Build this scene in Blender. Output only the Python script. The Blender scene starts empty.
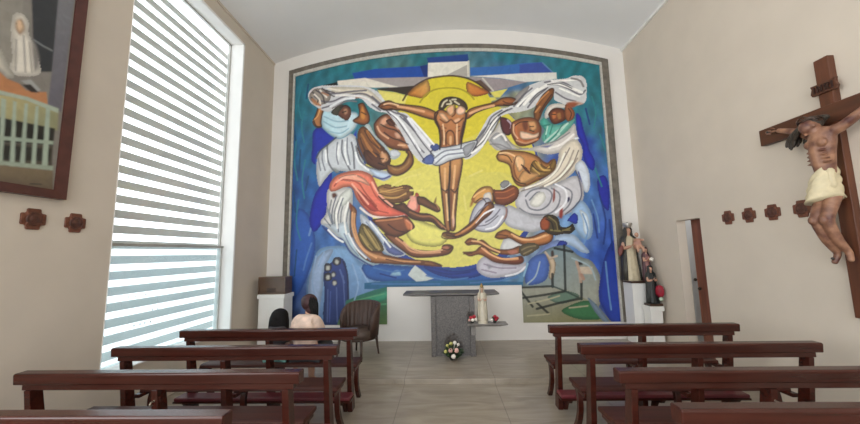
import bpy, bmesh, math, random
import numpy as np
from mathutils import Vector, Matrix
random.seed(7)
SC = bpy.context.scene
COL = SC.collection
PI = math.pi

# ------------------------------------------------------------------ camera, sky, lights, exposure
def camera():
    yaw, pitch, roll, h = (0.03693,0.11944,-0.01931,1.620)
    cy, sy, cp, sp = math.cos(yaw), math.sin(yaw), math.cos(pitch), math.sin(pitch)
    f = Vector((-sy*cp, cy*cp, sp)); r0 = Vector((cy, sy, 0)); u0 = r0.cross(f)
    r = r0*math.cos(roll) + u0*math.sin(roll); u = u0*math.cos(roll) - r0*math.sin(roll)
    c = bpy.data.cameras.new('camera'); o = bpy.data.objects.new('camera', c); COL.objects.link(o)
    m = Matrix((r, u, -f)).transposed().to_4x4(); m.translation = Vector((0, 0, h)); o.matrix_world = m
    c.sensor_width = 36; c.lens = 335.83/860*36; c.clip_start = .02; c.clip_end = 200
    SC.camera = o
camera()
SC.view_settings.view_transform = 'Standard'; SC.view_settings.look = 'None'
SC.view_settings.gamma = 1; SC.view_settings.use_curve_mapping = False
SC.view_settings.exposure = 0.33
SC.cycles.max_bounces = 10; SC.cycles.diffuse_bounces = 6; SC.cycles.transparent_max_bounces = 12
SC.cycles.sample_clamp_indirect = 6
w = bpy.data.worlds.new('daylight'); SC.world = w; w.use_nodes = True
bg = w.node_tree.nodes['Background']; bg.inputs[0].default_value = (.90, .955, 1, 1); bg.inputs[1].default_value = 2.6
def area(name, loc, rot, sx, sy, power, col=(1, 1, 1), portal=False):
    l = bpy.data.lights.new(name, 'AREA'); l.shape = 'RECTANGLE'; l.size = sx; l.size_y = sy; l.energy = power; l.color = col
    if portal: l.cycles.is_portal = True
    o = bpy.data.objects.new(name, l); COL.objects.link(o); o.location = loc; o.rotation_euler = rot
    return o
area('window_portal', (-3.62, 4.18, 2.85), (0, -PI/2, 0), 4.7, 2.0, 1, portal=True)
# added fill lamps in unseen front and side openings, behind the camera
area('front_fill', (0.1, -3.45, 2.6), (PI/2, 0, 0), 5.6, 4.2, 56, (1, .985, .955))
area('side_fill', (-3.5, -.3, 3.0), (0, -PI/2, 0), 4.2, 2.6, 118, (1, .99, .975))

# ------------------------------------------------------------------ helpers
def lin(c): return tuple(((v/255)/12.92 if v/255 <= .04045 else ((v/255+.055)/1.055)**2.4) for v in c)
MATS = {}
def mat(name, col, rough=.6, var=.12, scale=6, bump=0, bscale=60, metal=0, spec=.5, stretch=(1, 1, 1), coat=0, dark=None):
    """principled material with procedural colour variation; col is linear"""
    if name in MATS: return MATS[name]
    m = bpy.data.materials.new(name); m.use_nodes = True; nt = m.node_tree; N = nt.nodes; L = nt.links
    b = N['Principled BSDF']; b.inputs['Roughness'].default_value = rough; b.inputs['Metallic'].default_value = metal
    b.inputs['Specular IOR Level'].default_value = spec; b.inputs['Coat Weight'].default_value = coat; b.inputs['Coat Roughness'].default_value = .12
    tc = N.new('ShaderNodeTexCoord'); mp = N.new('ShaderNodeMapping'); mp.inputs['Scale'].default_value = stretch
    L.new(tc.outputs['Object'], mp.inputs['Vector'])
    n = N.new('ShaderNodeTexNoise'); n.inputs['Scale'].default_value = scale; n.inputs['Detail'].default_value = 5
    L.new(mp.outputs[0], n.inputs['Vector'])
    r = N.new('ShaderNodeValToRGB'); r.color_ramp.elements[0].position = .3; r.color_ramp.elements[1].position = .7
    d = dark or tuple(c*(1-var) for c in col); hi = tuple(min(1, c*(1+var)) for c in col)
    r.color_ramp.elements[0].color = (*d, 1); r.color_ramp.elements[1].color = (*hi, 1)
    L.new(n.outputs['Fac'], r.inputs[0]); L.new(r.outputs[0], b.inputs['Base Color'])
    if bump:
        n2 = N.new('ShaderNodeTexNoise'); n2.inputs['Scale'].default_value = bscale; L.new(mp.outputs[0], n2.inputs['Vector'])
        bp = N.new('ShaderNodeBump'); bp.inputs['Strength'].default_value = bump; bp.inputs['Distance'].default_value = .02
        L.new(n2.outputs['Fac'], bp.inputs['Height']); L.new(bp.outputs[0], b.inputs['Normal'])
    MATS[name] = m; return m

def catmull(P, closed, k=5):
    P = np.asarray(P, float); n = len(P)
    if n < 3: return P
    out = []; t = np.linspace(0, 1, k, endpoint=False)[:, None]
    for i in range(n if closed else n-1):
        a, b, c, d = (P[(i-1) % n], P[i], P[(i+1) % n], P[(i+2) % n]) if closed else (P[max(i-1, 0)], P[i], P[i+1], P[min(i+2, n-1)])
        out.append(.5*(2*b + (c-a)*t + (2*a-5*b+4*c-d)*t*t + (3*b-a-3*c+d)*t**3))
    out = np.concatenate(out)
    return out if closed else np.vstack([out, P[-1]])

class MB:
    def __init__(s): s.v = []; s.f = []
    def add(s, v, f):
        n = len(s.v); s.v += [tuple(p) for p in v]; s.f += [tuple(i+n for i in q) for q in f]; return s
    def hexa(s, p): return s.add(p, [(0, 3, 2, 1), (4, 5, 6, 7), (0, 1, 5, 4), (1, 2, 6, 5), (2, 3, 7, 6), (3, 0, 4, 7)])
    def box(s, x0, x1, y0, y1, z0, z1):
        return s.hexa([(x0, y0, z0), (x1, y0, z0), (x1, y1, z0), (x0, y1, z0), (x0, y0, z1), (x1, y0, z1), (x1, y1, z1), (x0, y1, z1)])
    def prism(s, poly, axis, a, b):
        n = len(poly)
        def pt(q, t): return {'x': (t, q[0], q[1]), 'y': (q[0], t, q[1]), 'z': (q[0], q[1], t)}[axis]
        v = [pt(q, a) for q in poly] + [pt(q, b) for q in poly]
        return s.add(v, [tuple(range(n-1, -1, -1)), tuple(range(n, 2*n))] + [(i, (i+1) % n, n+(i+1) % n, n+i) for i in range(n)])
    def tube(s, pts, r, n=10):
        pts = [Vector(p) for p in pts]; rs = r if isinstance(r, (list, tuple)) else [r]*len(pts); v = []; f = []; up = None
        for i, p in enumerate(pts):
            d = (pts[min(i+1, len(pts)-1)] - pts[max(i-1, 0)]).normalized()
            if up is None: up = Vector((0, 0, 1)) if abs(d.z) < .9 else Vector((1, 0, 0))
            a = d.cross(up).normalized(); up = a.cross(d).normalized()
            v += [p + (a*math.cos(2*PI*k/n) + up*math.sin(2*PI*k/n))*rs[i] for k in range(n)]
        for i in range(len(pts)-1):
            f += [(i*n+k, i*n+(k+1) % n, (i+1)*n+(k+1) % n, (i+1)*n+k) for k in range(n)]
        f += [tuple(range(n-1, -1, -1)), tuple((len(pts)-1)*n+k for k in range(n))]
        return s.add(v, f)
    def rings(s, rows, closed=True, cap=True):
        n = len(rows[0]); v = [p for r in rows for p in r]; f = []
        for i in range(len(rows)-1):
            f += [(i*n+k, i*n+(k+1) % n, (i+1)*n+(k+1) % n, (i+1)*n+k) for k in range(n if closed else n-1)]
        if cap and closed: f += [tuple(range(n-1, -1, -1)), tuple((len(rows)-1)*n+k for k in range(n))]
        return s.add(v, f)
    def lathe(s, prof, c=(0, 0, 0), n=20, sx=1, sy=1, fold=0, folds=9, ph=0):
        rows = []
        for r, z in prof:
            rows.append([(c[0]+sx*r*(1+fold*math.cos(folds*a+ph+z*3))*math.cos(a), c[1]+sy*r*(1+fold*math.cos(folds*a+ph+z*3))*math.sin(a), c[2]+z) for a in [2*PI*k/n for k in range(n)]])
        return s.rings(rows)
    def ball(s, c, r, nu=16, nv=10, rot=None):
        if not isinstance(r, (list, tuple)): r = (r, r, r)
        v = []; f = []
        for j in range(nv+1):
            t = PI*j/nv
            for k in range(nu):
                q = Vector((r[0]*math.sin(t)*math.cos(2*PI*k/nu), r[1]*math.sin(t)*math.sin(2*PI*k/nu), r[2]*math.cos(t)))
                if rot: q = rot @ q
                v.append(q + Vector(c))
        for j in range(nv):
            f += [(j*nu+k, (j+1)*nu+k, (j+1)*nu+(k+1) % nu, j*nu+(k+1) % nu) for k in range(nu)]
        return s.add(v, f)
    def build(s, name, m, parent=None, bevel=0, smooth=False, seg=2, auto=None):
        me = bpy.data.meshes.new(name); me.from_pydata(s.v, [], s.f)
        bm = bmesh.new(); bm.from_mesh(me)
        bmesh.ops.remove_doubles(bm, verts=bm.verts, dist=1e-6)
        bmesh.ops.recalc_face_normals(bm, faces=bm.faces)
        if bevel:
            es = [e for e in bm.edges if len(e.link_faces) == 2 and e.calc_face_angle(0) > .6]
            bmesh.ops.bevel(bm, geom=es, offset=bevel, segments=seg, affect='EDGES', clamp_overlap=True, profile=.5)
        bm.to_mesh(me); bm.free()
        if smooth: me.shade_smooth()
        me.materials.append(m)
        o = bpy.data.objects.new(name, me); COL.objects.link(o)
        if parent: o.parent = parent
        return o

def tag(o, label, cat, group=None):
    o['label'] = label; o['category'] = cat
    if group: o['group'] = group
    return o
def thing(name, label, cat, loc=(0, 0, 0), rz=0, group=None):
    o = bpy.data.objects.new(name, None); o.empty_display_size = .1; COL.objects.link(o)
    o.location = loc; o.rotation_euler = (0, 0, rz); return tag(o, label, cat, group)
def struct(o): o['kind'] = 'structure'; return o
def kids(o): return [c for c in COL.objects if c.parent == o]
def dup(root, loc, label, rz=None):
    r = root.copy(); COL.objects.link(r); r.location = loc; r['label'] = label
    if rz is not None: r.rotation_euler = (0, 0, rz)
    for ch in kids(root):
        c = ch.copy(); COL.objects.link(c); c.parent = r
        for g in kids(ch):
            d = g.copy(); COL.objects.link(d); d.parent = c
    return r
def evaluated(v, f, mods, skin=None, root=0):
    me = bpy.data.meshes.new('t')
    me.from_pydata([tuple(p) for p in v], f if skin is not None else [], [] if skin is not None else f)
    o = bpy.data.objects.new('t', me); COL.objects.link(o)
    for typ, kw in mods:
        md = o.modifiers.new(typ, typ)
        for k, x in kw.items(): setattr(md, k, x)
    if skin is not None:
        lay = me.skin_vertices[0] if me.skin_vertices else None
        for i, r in enumerate(skin):
            lay.data[i].radius = r if isinstance(r, tuple) else (r, r); lay.data[i].use_root = (i == root)
    bpy.context.view_layer.update()
    e = o.evaluated_get(bpy.context.evaluated_depsgraph_get()); m2 = bpy.data.meshes.new_from_object(e)
    V = [tuple(p.co) for p in m2.vertices]; F = [tuple(p.vertices) for p in m2.polygons]
    bpy.data.objects.remove(o); bpy.data.meshes.remove(me); bpy.data.meshes.remove(m2)
    return V, F
def skin(J, E, root, sub=2):
    names = list(J); ix = {n: i for i, n in enumerate(names)}
    return evaluated([J[n][0] for n in names], [(ix[a], ix[b]) for a, b in E], [('SKIN', dict(use_smooth_shade=True)), ('SUBSURF', dict(levels=sub))],
                     [J[n][1] for n in names], ix[root])
def fuse(parts, vox=.008, it=3):
    b = MB()
    for v, f in parts: b.add(v, f)
    v, f = evaluated(b.v, b.f, [('REMESH', dict(mode='VOXEL', voxel_size=vox)), ('SMOOTH', dict(factor=.5, iterations=it))])
    r = MB(); r.add(v, f); return r
def head_parts(c, fwd, up, s):
    """skull, jaw, nose, ears, lips, brow of a head of half-height s looking along fwd"""
    f = Vector(fwd).normalized(); u = Vector(up).normalized(); r = f.cross(u).normalized(); u = r.cross(f)
    R = Matrix((r, f, u)).transposed(); c = Vector(c); P = []
    def b(o, rad, n=14):
        m = MB(); m.ball(c + R @ (Vector(o)*s), tuple(q*s for q in rad), n, 10, R); P.append((m.v, m.f))
    b((0, -.08, .18), (.68, .86, .80), 18); b((0, .16, -.42), (.50, .56, .55)); b((0, .74, -.12), (.10, .22, .14)); b((0, .70, .05), (.09, .14, .22))
    b((0, .62, -.46), (.24, .14, .07)); b((0, .56, -.80), (.22, .18, .16)); b((.70, -.05, -.08), (.09, .18, .24)); b((-.70, -.05, -.08), (.09, .18, .24)); b((0, .60, .22), (.46, .2, .09))
    b((.25, .62, .03), (.13, .1, .09)); b((-.25, .62, .03), (.13, .1, .09))
    return P
def hand_parts(wrist, direction, palm, s=1.0, curl=.5, thumb=1):
    """palm plus five unequal bent fingers; direction points from the wrist to the fingertips, palm is the palm's normal"""
    d = Vector(direction).normalized(); n = Vector(palm); n = (n - d*n.dot(d)).normalized(); a = d.cross(n); w0 = Vector(wrist); J = {}; E = []
    J['w'] = (w0, (.020*s, .016*s)); J['p'] = (w0 + d*.045*s, (.034*s, .014*s)); J['k'] = (w0 + d*.085*s, (.036*s, .012*s)); E += [('w', 'p'), ('p', 'k')]
    P = [skin(J, E, 'w', 1)]
    for i, (off, ln) in enumerate(((-.030, .066), (-.010, .078), (.010, .074), (.029, .058))):
        b = w0 + d*.075*s + a*off*s; J = {'a': (b, .0095*s)}; e = []; q = b; ang = .12; last = 'a'
        for j, fr in enumerate((.45, .32, .28)):
            ang += curl*(.5 + .3*j); q = q + (d*math.cos(ang) + n*math.sin(ang))*ln*fr*s; J[str(j)] = (q, (.0092-.0012*j)*s); e.append((last, str(j))); last = str(j)
        P.append(skin(J, e, 'a', 1))
    b = w0 + d*.028*s + a*(-.030*s*thumb); J = {'a': (b, .012*s), 'b': (b + (d*.6 - a*thumb*.6 + n*.3)*.036*s, .0105*s), 'c': (b + (d*1.5 - a*thumb*.8 + n*.7)*.036*s, .009*s)}
    P.append(skin(J, [('a', 'b'), ('b', 'c')], 'a', 1)); return P

# ------------------------------------------------------------------ materials
WOOD = mat('dark_mahogany_varnish', (.043, .0088, .005), .26, .3, 3, .03, 40, stretch=(.6, 8, 8), spec=.4)
SEATW = mat('worn_seat_wood', (.048, .012, .0075), .5, .3, 3, .03, 40, stretch=(.6, 8, 8), spec=.3)
WOODR = mat('red_brown_wood', (.16, .045, .022), .42, .3, 3, .05, 40, stretch=(8, 8, .6))
RED = mat('red_kneeler_leatherette', (.115, .013, .018), .45, .12, 20, .1, 90)
WALLB = mat('beige_paint', (.63, .555, .465), .75, .03, 2.5, .04, 160)
WALLW = mat('white_paint', (.78, .75, .71), .7, .02, 2, .03, 160)
CEIL = mat('ceiling_paint', (.80, .80, .80), .8, .02, 1.5, .03, 120)
WHITE = mat('white_gloss_paint', (.80, .79, .76), .4, .03, 4)
SLATM = mat('grey_louvre', (.74, .74, .72), .55, .04, 4)
STONEF = mat('grey_frame_stone', (.15, .13, .105), .7, .25, 12, .25, 60)
STONEL = mat('pale_frame_molding', (.50, .48, .43), .65, .15, 20)
GRAN = mat('polished_grey_granite', (.085, .074, .068), .08, .5, 70, 0, coat=.3)
STEEL = mat('dull_steel', (.42, .36, .28), .35, .1, 20, metal=.9)
SKINM = mat('skin', (.55, .32, .23), .5, .06, 30)
HAIR = mat('black_hair', (.006, .005, .005), .7, .4, 60, .3, 200, stretch=(1, 1, .1), spec=.2)
# floor: polished pale stone slabs, thin joints
def floor_mat():
    m = bpy.data.materials.new('polished_stone_floor'); m.use_nodes = True; N = m.node_tree.nodes; L = m.node_tree.links; b = N['Principled BSDF']
    tc = N.new('ShaderNodeTexCoord'); mp = N.new('ShaderNodeMapping'); mp.inputs['Location'].default_value = (.52, 0, 0)
    L.new(tc.outputs['Object'], mp.inputs[0])
    br = N.new('ShaderNodeTexBrick'); br.offset = 0; br.inputs['Scale'].default_value = 1; br.inputs['Mortar Size'].default_value = .0045
    br.inputs['Brick Width'].default_value = 1.12; br.inputs['Row Height'].default_value = 2.2
    br.inputs['Color1'].default_value = (.34, .295, .238, 1); br.inputs['Color2'].default_value = (.36, .312, .253, 1); br.inputs['Mortar'].default_value = (.22, .185, .15, 1)
    L.new(mp.outputs[0], br.inputs['Vector'])
    n = N.new('ShaderNodeTexNoise'); n.inputs['Scale'].default_value = 2.2; n.inputs['Detail'].default_value = 9; n.inputs['Distortion'].default_value = 1.4
    m2 = N.new('ShaderNodeMapping'); m2.inputs['Scale'].default_value = (.7, 3, 1); L.new(tc.outputs['Object'], m2.inputs[0]); L.new(m2.outputs[0], n.inputs['Vector'])
    r = N.new('ShaderNodeValToRGB'); r.color_ramp.elements[0].position = .35; r.color_ramp.elements[1].position = .7
    r.color_ramp.elements[0].color = (.72, .70, .67, 1); r.color_ramp.elements[1].color = (1.06, 1.06, 1.06, 1); L.new(n.outputs['Fac'], r.inputs[0])
    mx = N.new('ShaderNodeMix'); mx.data_type = 'RGBA'; mx.blend_type = 'MULTIPLY'; mx.inputs['Factor'].default_value = 1
    L.new(br.outputs['Color'], mx.inputs['A']); L.new(r.outputs[0], mx.inputs['B']); L.new(mx.outputs['Result'], b.inputs['Base Color'])
    b.inputs['Roughness'].default_value = .28; return m
FLOOR = floor_mat()
def glass(name, tint, gloss, haze=0):
    m = bpy.data.materials.new(name); m.use_nodes = True; N = m.node_tree.nodes; L = m.node_tree.links; N.remove(N['Principled BSDF'])
    t = N.new('ShaderNodeBsdfTransparent'); t.inputs[0].default_value = (*tint, 1); g = N.new('ShaderNodeBsdfGlossy'); g.inputs['Roughness'].default_value = .03
    n = N.new('ShaderNodeTexNoise'); n.inputs['Scale'].default_value = 3; fr = N.new('ShaderNodeMapRange'); fr.inputs['To Min'].default_value = gloss*.8; fr.inputs['To Max'].default_value = gloss*1.2
    L.new(n.outputs['Fac'], fr.inputs['Value']); mx = N.new('ShaderNodeMixShader'); L.new(fr.outputs[0], mx.inputs[0]); L.new(t.outputs[0], mx.inputs[1]); L.new(g.outputs[0], mx.inputs[2])
    if haze:
        tl = N.new('ShaderNodeBsdfTranslucent'); tl.inputs[0].default_value = (.86, .93, .95, 1); m3 = N.new('ShaderNodeMixShader'); m3.inputs[0].default_value = haze
        L.new(mx.outputs[0], m3.inputs[1]); L.new(tl.outputs[0], m3.inputs[2]); mx = m3
    L.new(mx.outputs[0], N['Material Output'].inputs['Surface']); return m

# ------------------------------------------------------------------ the room
D, XL, XR = 6.186, -3.28, 3.532
YB = -3.6; SP = 4.38; DZ = .06            # rear of the room, front edge of the altar step, its height
def vault(x): return 5.985 - .0487*(x-.13)**2
b = MB(); b.box(XL-.3, XR+.3, YB-.3, SP+.02, -.2, 0); struct(b.build('floor', FLOOR))
b = MB(); b.box(XL-.3, XR+.3, SP, D+.3, -.2, DZ); o = struct(b.build('floor_altar_step', FLOOR, bevel=.006)); o.name = 'floor_step'
# back wall (its top follows the vault)
xs = [XL-.3] + [XL + (XR-XL)*i/40 for i in range(41)] + [XR+.3]
b = MB(); b.prism([(xs[0], 0), (xs[-1], 0)] + [(x, vault(x)+.3) for x in reversed(xs)], 'y', D, D+.25); struct(b.build('wall_back', WALLW))
# ceiling: shallow barrel vault
b = MB(); b.rings([[(x, y, vault(x)) for x in xs] + [(x, y, vault(x)+.2) for x in reversed(xs)] for y in (YB-.2, D+.02)]); struct(b.build('ceiling', CEIL, smooth=False)).data.shade_smooth()
SC.objects['ceiling'].data.set_sharp_from_angle(angle=.5)
WY0, WY1, WZ0, WZ1 = 3.21, 5.155, .50, 5.15
SY0, SY1, SZ0, SZ1 = -1.6, 1.0, .9, 5.0      # a second window, behind the camera
zt = 5.5; T = .26
b = MB()
for y0, y1, z0, z1 in ((YB-.3, SY0, 0, zt), (SY0, SY1, 0, SZ0), (SY0, SY1, SZ1, zt), (SY1, WY0, 0, zt), (WY0, WY1, 0, WZ0), (WY0, WY1, WZ1, zt), (WY1, D+.02, 0, zt)):
    b.box(XL-T, XL, y0, y1, z0, z1)
struct(b.build('wall_left', WALLB))
DY0, DY1, DH = 4.735, 5.205, 2.02            # doorway in the right wall
b = MB()
for y0, y1, z0, z1 in ((YB-.3, DY0, 0, zt), (DY0, DY1, DH, zt), (DY1, D+.02, 0, zt)): b.box(XR, XR+.13, y0, y1, z0, z1)
struct(b.build('wall_right', WALLB))
b = MB()
for x0, x1, z0, z1 in ((XL, -2.75, 0, 6.2), (2.95, XR, 0, 6.2), (-2.75, 2.95, 4.75, 6.2)): b.box(x0, x1, YB-.25, YB, z0, z1)
struct(b.build('wall_rear', WALLB))
# thin pale corner strips where the vault meets the walls
b = MB(); b.box(XR-.035, XR, YB, D, 5.375, 5.425); struct(b.build('trim_1', WHITE))
b = MB(); b.box(XL, XL+.02, YB, D, 5.385, 5.42); struct(b.build('trim_2', WALLB))

# window: deep white reveal, horizontal louvres outside, clear upper panes, tinted lower pane
win = bpy.data.objects.new('window_1', None); COL.objects.link(win); win.location = (XL-.22, WY1, WZ0); win['kind'] = 'structure'
def wpart(b, name, m, **k):
    o = b.build(name, m, None, **k); o.data.transform(Matrix.Translation(-Vector(win.location))); o.parent = win; return o
b = MB(); r = .006
b.box(XL-T, XL+.004, WY1-r, WY1+.001, WZ0, WZ1); b.box(XL-T, XL+.004, WY0-.001, WY0+r, WZ0, WZ1); b.box(XL-T, XL+.004, WY0, WY1, WZ1-r, WZ1+.001); b.box(XL-T, XL+.02, WY0, WY1, WZ0-.001, WZ0+.012)
b.box(XL, XL+.012, WY1-.004, WY1+.03, WZ0, WZ1+.03); b.box(XL, XL+.012, WY0-.0, WY1+.03, WZ1, WZ1+.03)
wpart(b, 'reveal', mat('reveal_white', (.88, .87, .85), .6, .02, 4))
ALU = mat('grey_aluminium', (.45, .44, .41), .45, .05, 10, metal=.3)
MZ = 1.775
b = MB()
b.box(XL-.225, XL-.195, WY1-.035, WY1-.006, WZ0, WZ1); b.box(XL-.225, XL-.195, WY0+.006, WY0+.03, WZ0, WZ1); b.box(XL-.225, XL-.195, WY0, WY1, WZ1-.03, WZ1-.006)
b.box(XL-.215, XL-.150, WY0+.006, WY1-.006, MZ-.028, MZ+.004); b.box(XL-.18, XL-.15, WY1-.06, WY1-.036, WZ0, MZ)
wpart(b, 'window_frame', ALU)
b = MB(); z = .60
while z < WZ1-.05:
    b.hexa([(XL-.285, WY0-.1, z-.046), (XL-.265, WY0-.1, z-.046), (XL-.265, WY1+.15, z-.046), (XL-.285, WY1+.15, z-.046),
            (XL-.295, WY0-.1, z+.046), (XL-.275, WY0-.1, z+.046), (XL-.275, WY1+.15, z+.046), (XL-.295, WY1+.15, z+.046)]); z += .167
wpart(b, 'louvre_slats', SLATM)
b = MB(); b.box(XL-.214, XL-.208, WY0+.02, WY1-.03, MZ, WZ1-.03); wpart(b, 'upper_pane', glass('clear_glass', (.97, .985, .985), .03))
b = MB(); b.box(XL-.170, XL-.164, WY0+.006, WY1-.05, WZ0+.01, MZ-.02); wpart(b, 'lower_pane', glass('tinted_glass', (.86, .93, .94), .05, .16))
# small grey marks on the lower pane
b = MB(); rr = random.Random(3)
for zz, n0 in ((1.20, 4), (1.02, 9), (.88, 12)):
    for k in range(n0):
        y = 3.62 + .075*k + rr.uniform(-.02, .02); q = rr.uniform(.006, .018); b.box(XL-.1632, XL-.1622, y, y+q, zz-q*.9, zz+q*.6)
wpart(b, 'pane_marks', mat('grey_marks', (.25, .3, .32), .6))

# doorway: brown sliding leaf mostly pushed back, pale lobby beyond
b = MB(); b.box(XR+.14, XR+.17, 4.2, 5.105, DZ+.005, DH+.06); dl = struct(b.build('door_1', WOODR, bevel=.003))
b = MB(); b.ball((XR+.118, 5.045, 1.03), (.022, .022, .022)); b.tube([(XR+.141, 5.045, 1.03), (XR+.113, 5.045, 1.03)], .008); b.build('door_knob', mat('dark_bronze', (.05, .035, .025), .35, metal=.8), dl, smooth=True)
LOB = mat('lobby_paint', (.50, .47, .42), .7, .03, 3); LOB2 = mat('lobby_door_paint', (.62, .64, .66), .5, .03, 3)
b = MB(); b.box(XR+.13, XR+1.6, 5.52, 5.72, 0, 2.6); b.box(XR+1.5, XR+1.6, 4.0, 5.7, 0, 2.6); b.box(XR+.13, XR+1.6, 4.0, 4.05, 0, 2.6); b.box(XR+.13, XR+1.6, 4.0, 5.72, 2.5, 2.6); b.box(XR+.13, XR+1.6, 4.0, 5.72, -.1, DZ); struct(b.build('wall_lobby', LOB))
b = MB(); b.box(XR+.33, XR+1.1, 5.485, 5.52, DZ, 2.3); d2 = struct(b.build('door_2', LOB2))
b = MB(); b.ball((XR+.37, 5.46, 1.12), .024); b.tube([(XR+.37, 5.46, 1.12), (XR+.37, 5.49, 1.12)], .01); b.build('door_knob', MATS['dark_bronze'], d2, smooth=True)
lp = bpy.data.lights.new('lobby_lamp', 'POINT'); lp.energy = 9; lp.shadow_soft_size = .12; lo = bpy.data.objects.new('lobby_lamp', lp); COL.objects.link(lo); lo.location = (XR+.85, 4.9, 2.3)

# ------------------------------------------------------------------ painted surfaces
PK = 1.04            # paint reflectance scale
def mesh_arrays(name, V, F, m, colors=None, parent=None):
    me = bpy.data.meshes.new(name); me.vertices.add(len(V)); me.vertices.foreach_set('co', np.asarray(V, np.float32).ravel())
    F = np.asarray(F, np.int32); me.loops.add(F.size); me.loops.foreach_set('vertex_index', F.ravel()); me.polygons.add(len(F))
    me.polygons.foreach_set('loop_start', np.arange(0, F.size, 4, dtype=np.int32)); me.update(calc_edges=True); me.validate()
    if colors is not None:
        a = me.color_attributes.new('paint', 'FLOAT_COLOR', 'POINT'); a.data.foreach_set('color', np.c_[colors, np.ones(len(colors))].astype(np.float32).ravel())
    me.materials.append(m); o = bpy.data.objects.new(name, me); COL.objects.link(o)
    if parent: o.parent = parent
    return o
def paint_material(name, rough):
    m = bpy.data.materials.new(name); m.use_nodes = True; N = m.node_tree.nodes; L = m.node_tree.links; b = N['Principled BSDF']
    a = N.new('ShaderNodeVertexColor'); a.layer_name = 'paint'
    tc = N.new('ShaderNodeTexCoord'); n = N.new('ShaderNodeTexNoise'); n.inputs['Scale'].default_value = 9; n.inputs['Detail'].default_value = 8; n.inputs['Distortion'].default_value = 1.2
    L.new(tc.outputs['Object'], n.inputs['Vector']); mr = N.new('ShaderNodeMapRange'); mr.inputs['From Min'].default_value = .3; mr.inputs['From Max'].default_value = .7; mr.inputs['To Min'].default_value = .90; mr.inputs['To Max'].default_value = 1.09
    L.new(n.outputs['Fac'], mr.inputs['Value']); mx = N.new('ShaderNodeMix'); mx.data_type = 'RGBA'; mx.blend_type = 'MULTIPLY'; mx.inputs['Factor'].default_value = 1
    L.new(a.outputs[0], mx.inputs['A']); L.new(mr.outputs[0], mx.inputs['B']); L.new(mx.outputs['Result'], b.inputs['Base Color']); b.inputs['Roughness'].default_value = rough; return m
def srgb(c):
    c = np.asarray(c, float)/255; return np.where(c <= .04045, c/12.92, ((c+.055)/1.055)**2.4)
def paint(P, base, shapes):
    """P: points (cm) on the painted plane; painter's algorithm over brush shapes and strokes"""
    C = base.copy()
    for s in shapes:
        if s[0] == 'P':
            _, c, sm, pts, g = s; q = np.array(pts, float).reshape(-1, 2)
            if sm: q = catmull(q, True)
            lo, hi = q.min(0)-1, q.max(0)+1; idx = np.nonzero((P[:, 0] >= lo[0]) & (P[:, 0] <= hi[0]) & (P[:, 1] >= lo[1]) & (P[:, 1] <= hi[1]))[0]
            if not len(idx): continue
            x, y = P[idx, 0], P[idx, 1]; ins = np.zeros(len(idx), bool)
            for (x0, y0), (x1, y1) in zip(q, np.roll(q, -1, 0)):
                if y0 == y1: continue
                ins ^= ((y0 > y) != (y1 > y)) & (x < (x1-x0)*(y-y0)/(y1-y0)+x0)
            if not sm:
                X = P[idx]; best = np.full(len(idx), 1e9)
                for a, b2 in zip(q, np.roll(q, -1, 0)):
                    d = b2-a; t = np.clip(((X-a)@d)/max(d@d, 1e-9), 0, 1)[:, None]; best = np.minimum(best, np.hypot(*(X-a-t*d).T))
                kk = np.clip(.5+np.where(ins, best, -best)/1.3, 0, 1); ins = kk > 0; kk = kk[ins][:, None]
            idx = idx[ins]; col = np.repeat(srgb(c)[None], len(idx), 0)
            if g:
                a, b2 = np.array(g[1], float).reshape(2, 2); d = b2-a; t = np.clip(((P[idx]-a)@d)/(d@d), 0, 1)[:, None]; col = srgb(c)*(1-t) + srgb(g[0])*t
            md = (hi-lo).min(); yellow = c[0] > 185 and c[1] > 175 and c[2] < 112
            if sm and md < 140 and not yellow and len(idx):
                X = P[idx]; best = np.full(len(idx), 1e9)
                for a, b2 in zip(q, np.roll(q, -1, 0)):
                    d = b2-a; t = np.clip(((X-a)@d)/max(d@d, 1e-9), 0, 1)[:, None]; best = np.minimum(best, np.hypot(*(X-a-t*d).T))
                if md < 17:                      # small dabs have soft brushed edges
                    k = np.clip(best/(md*.24), 0, 1)[:, None]; col = C[idx]*(1-k) + col*k
                else:                            # modelled forms: darker painted contours
                    u = np.clip(best/min(9, max(3, md*.22)), 0, 1); u = u*u*(3-2*u); flesh = c[0] > c[2]+34
                    col = col*(1 - (.60 if flesh else .34)*(1-u) + .10*u)[:, None]
            C[idx] = col if sm else C[idx]*(1-kk) + col*kk
        else:
            _, c, hw, sm, pts = s; hw = hw*1.25+.15; q = np.array(pts, float).reshape(-1, 2)
            if sm: q = catmull(q, False, 4)
            lo, hi = q.min(0)-hw-1, q.max(0)+hw+1; idx = np.nonzero((P[:, 0] >= lo[0]) & (P[:, 0] <= hi[0]) & (P[:, 1] >= lo[1]) & (P[:, 1] <= hi[1]))[0]
            if not len(idx): continue
            X = P[idx]; best = np.full(len(idx), 1e9)
            for a, b2 in zip(q[:-1], q[1:]):
                d = b2-a; t = np.clip(((X-a)@d)/max(d@d, 1e-9), 0, 1)[:, None]; best = np.minimum(best, np.hypot(*(X-a-t*d).T))
            k = np.clip((hw+.45-best)/.9, 0, 1)[:, None]*.9; C[idx] = C[idx]*(1-k) + srgb(c)*k
    return C
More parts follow.
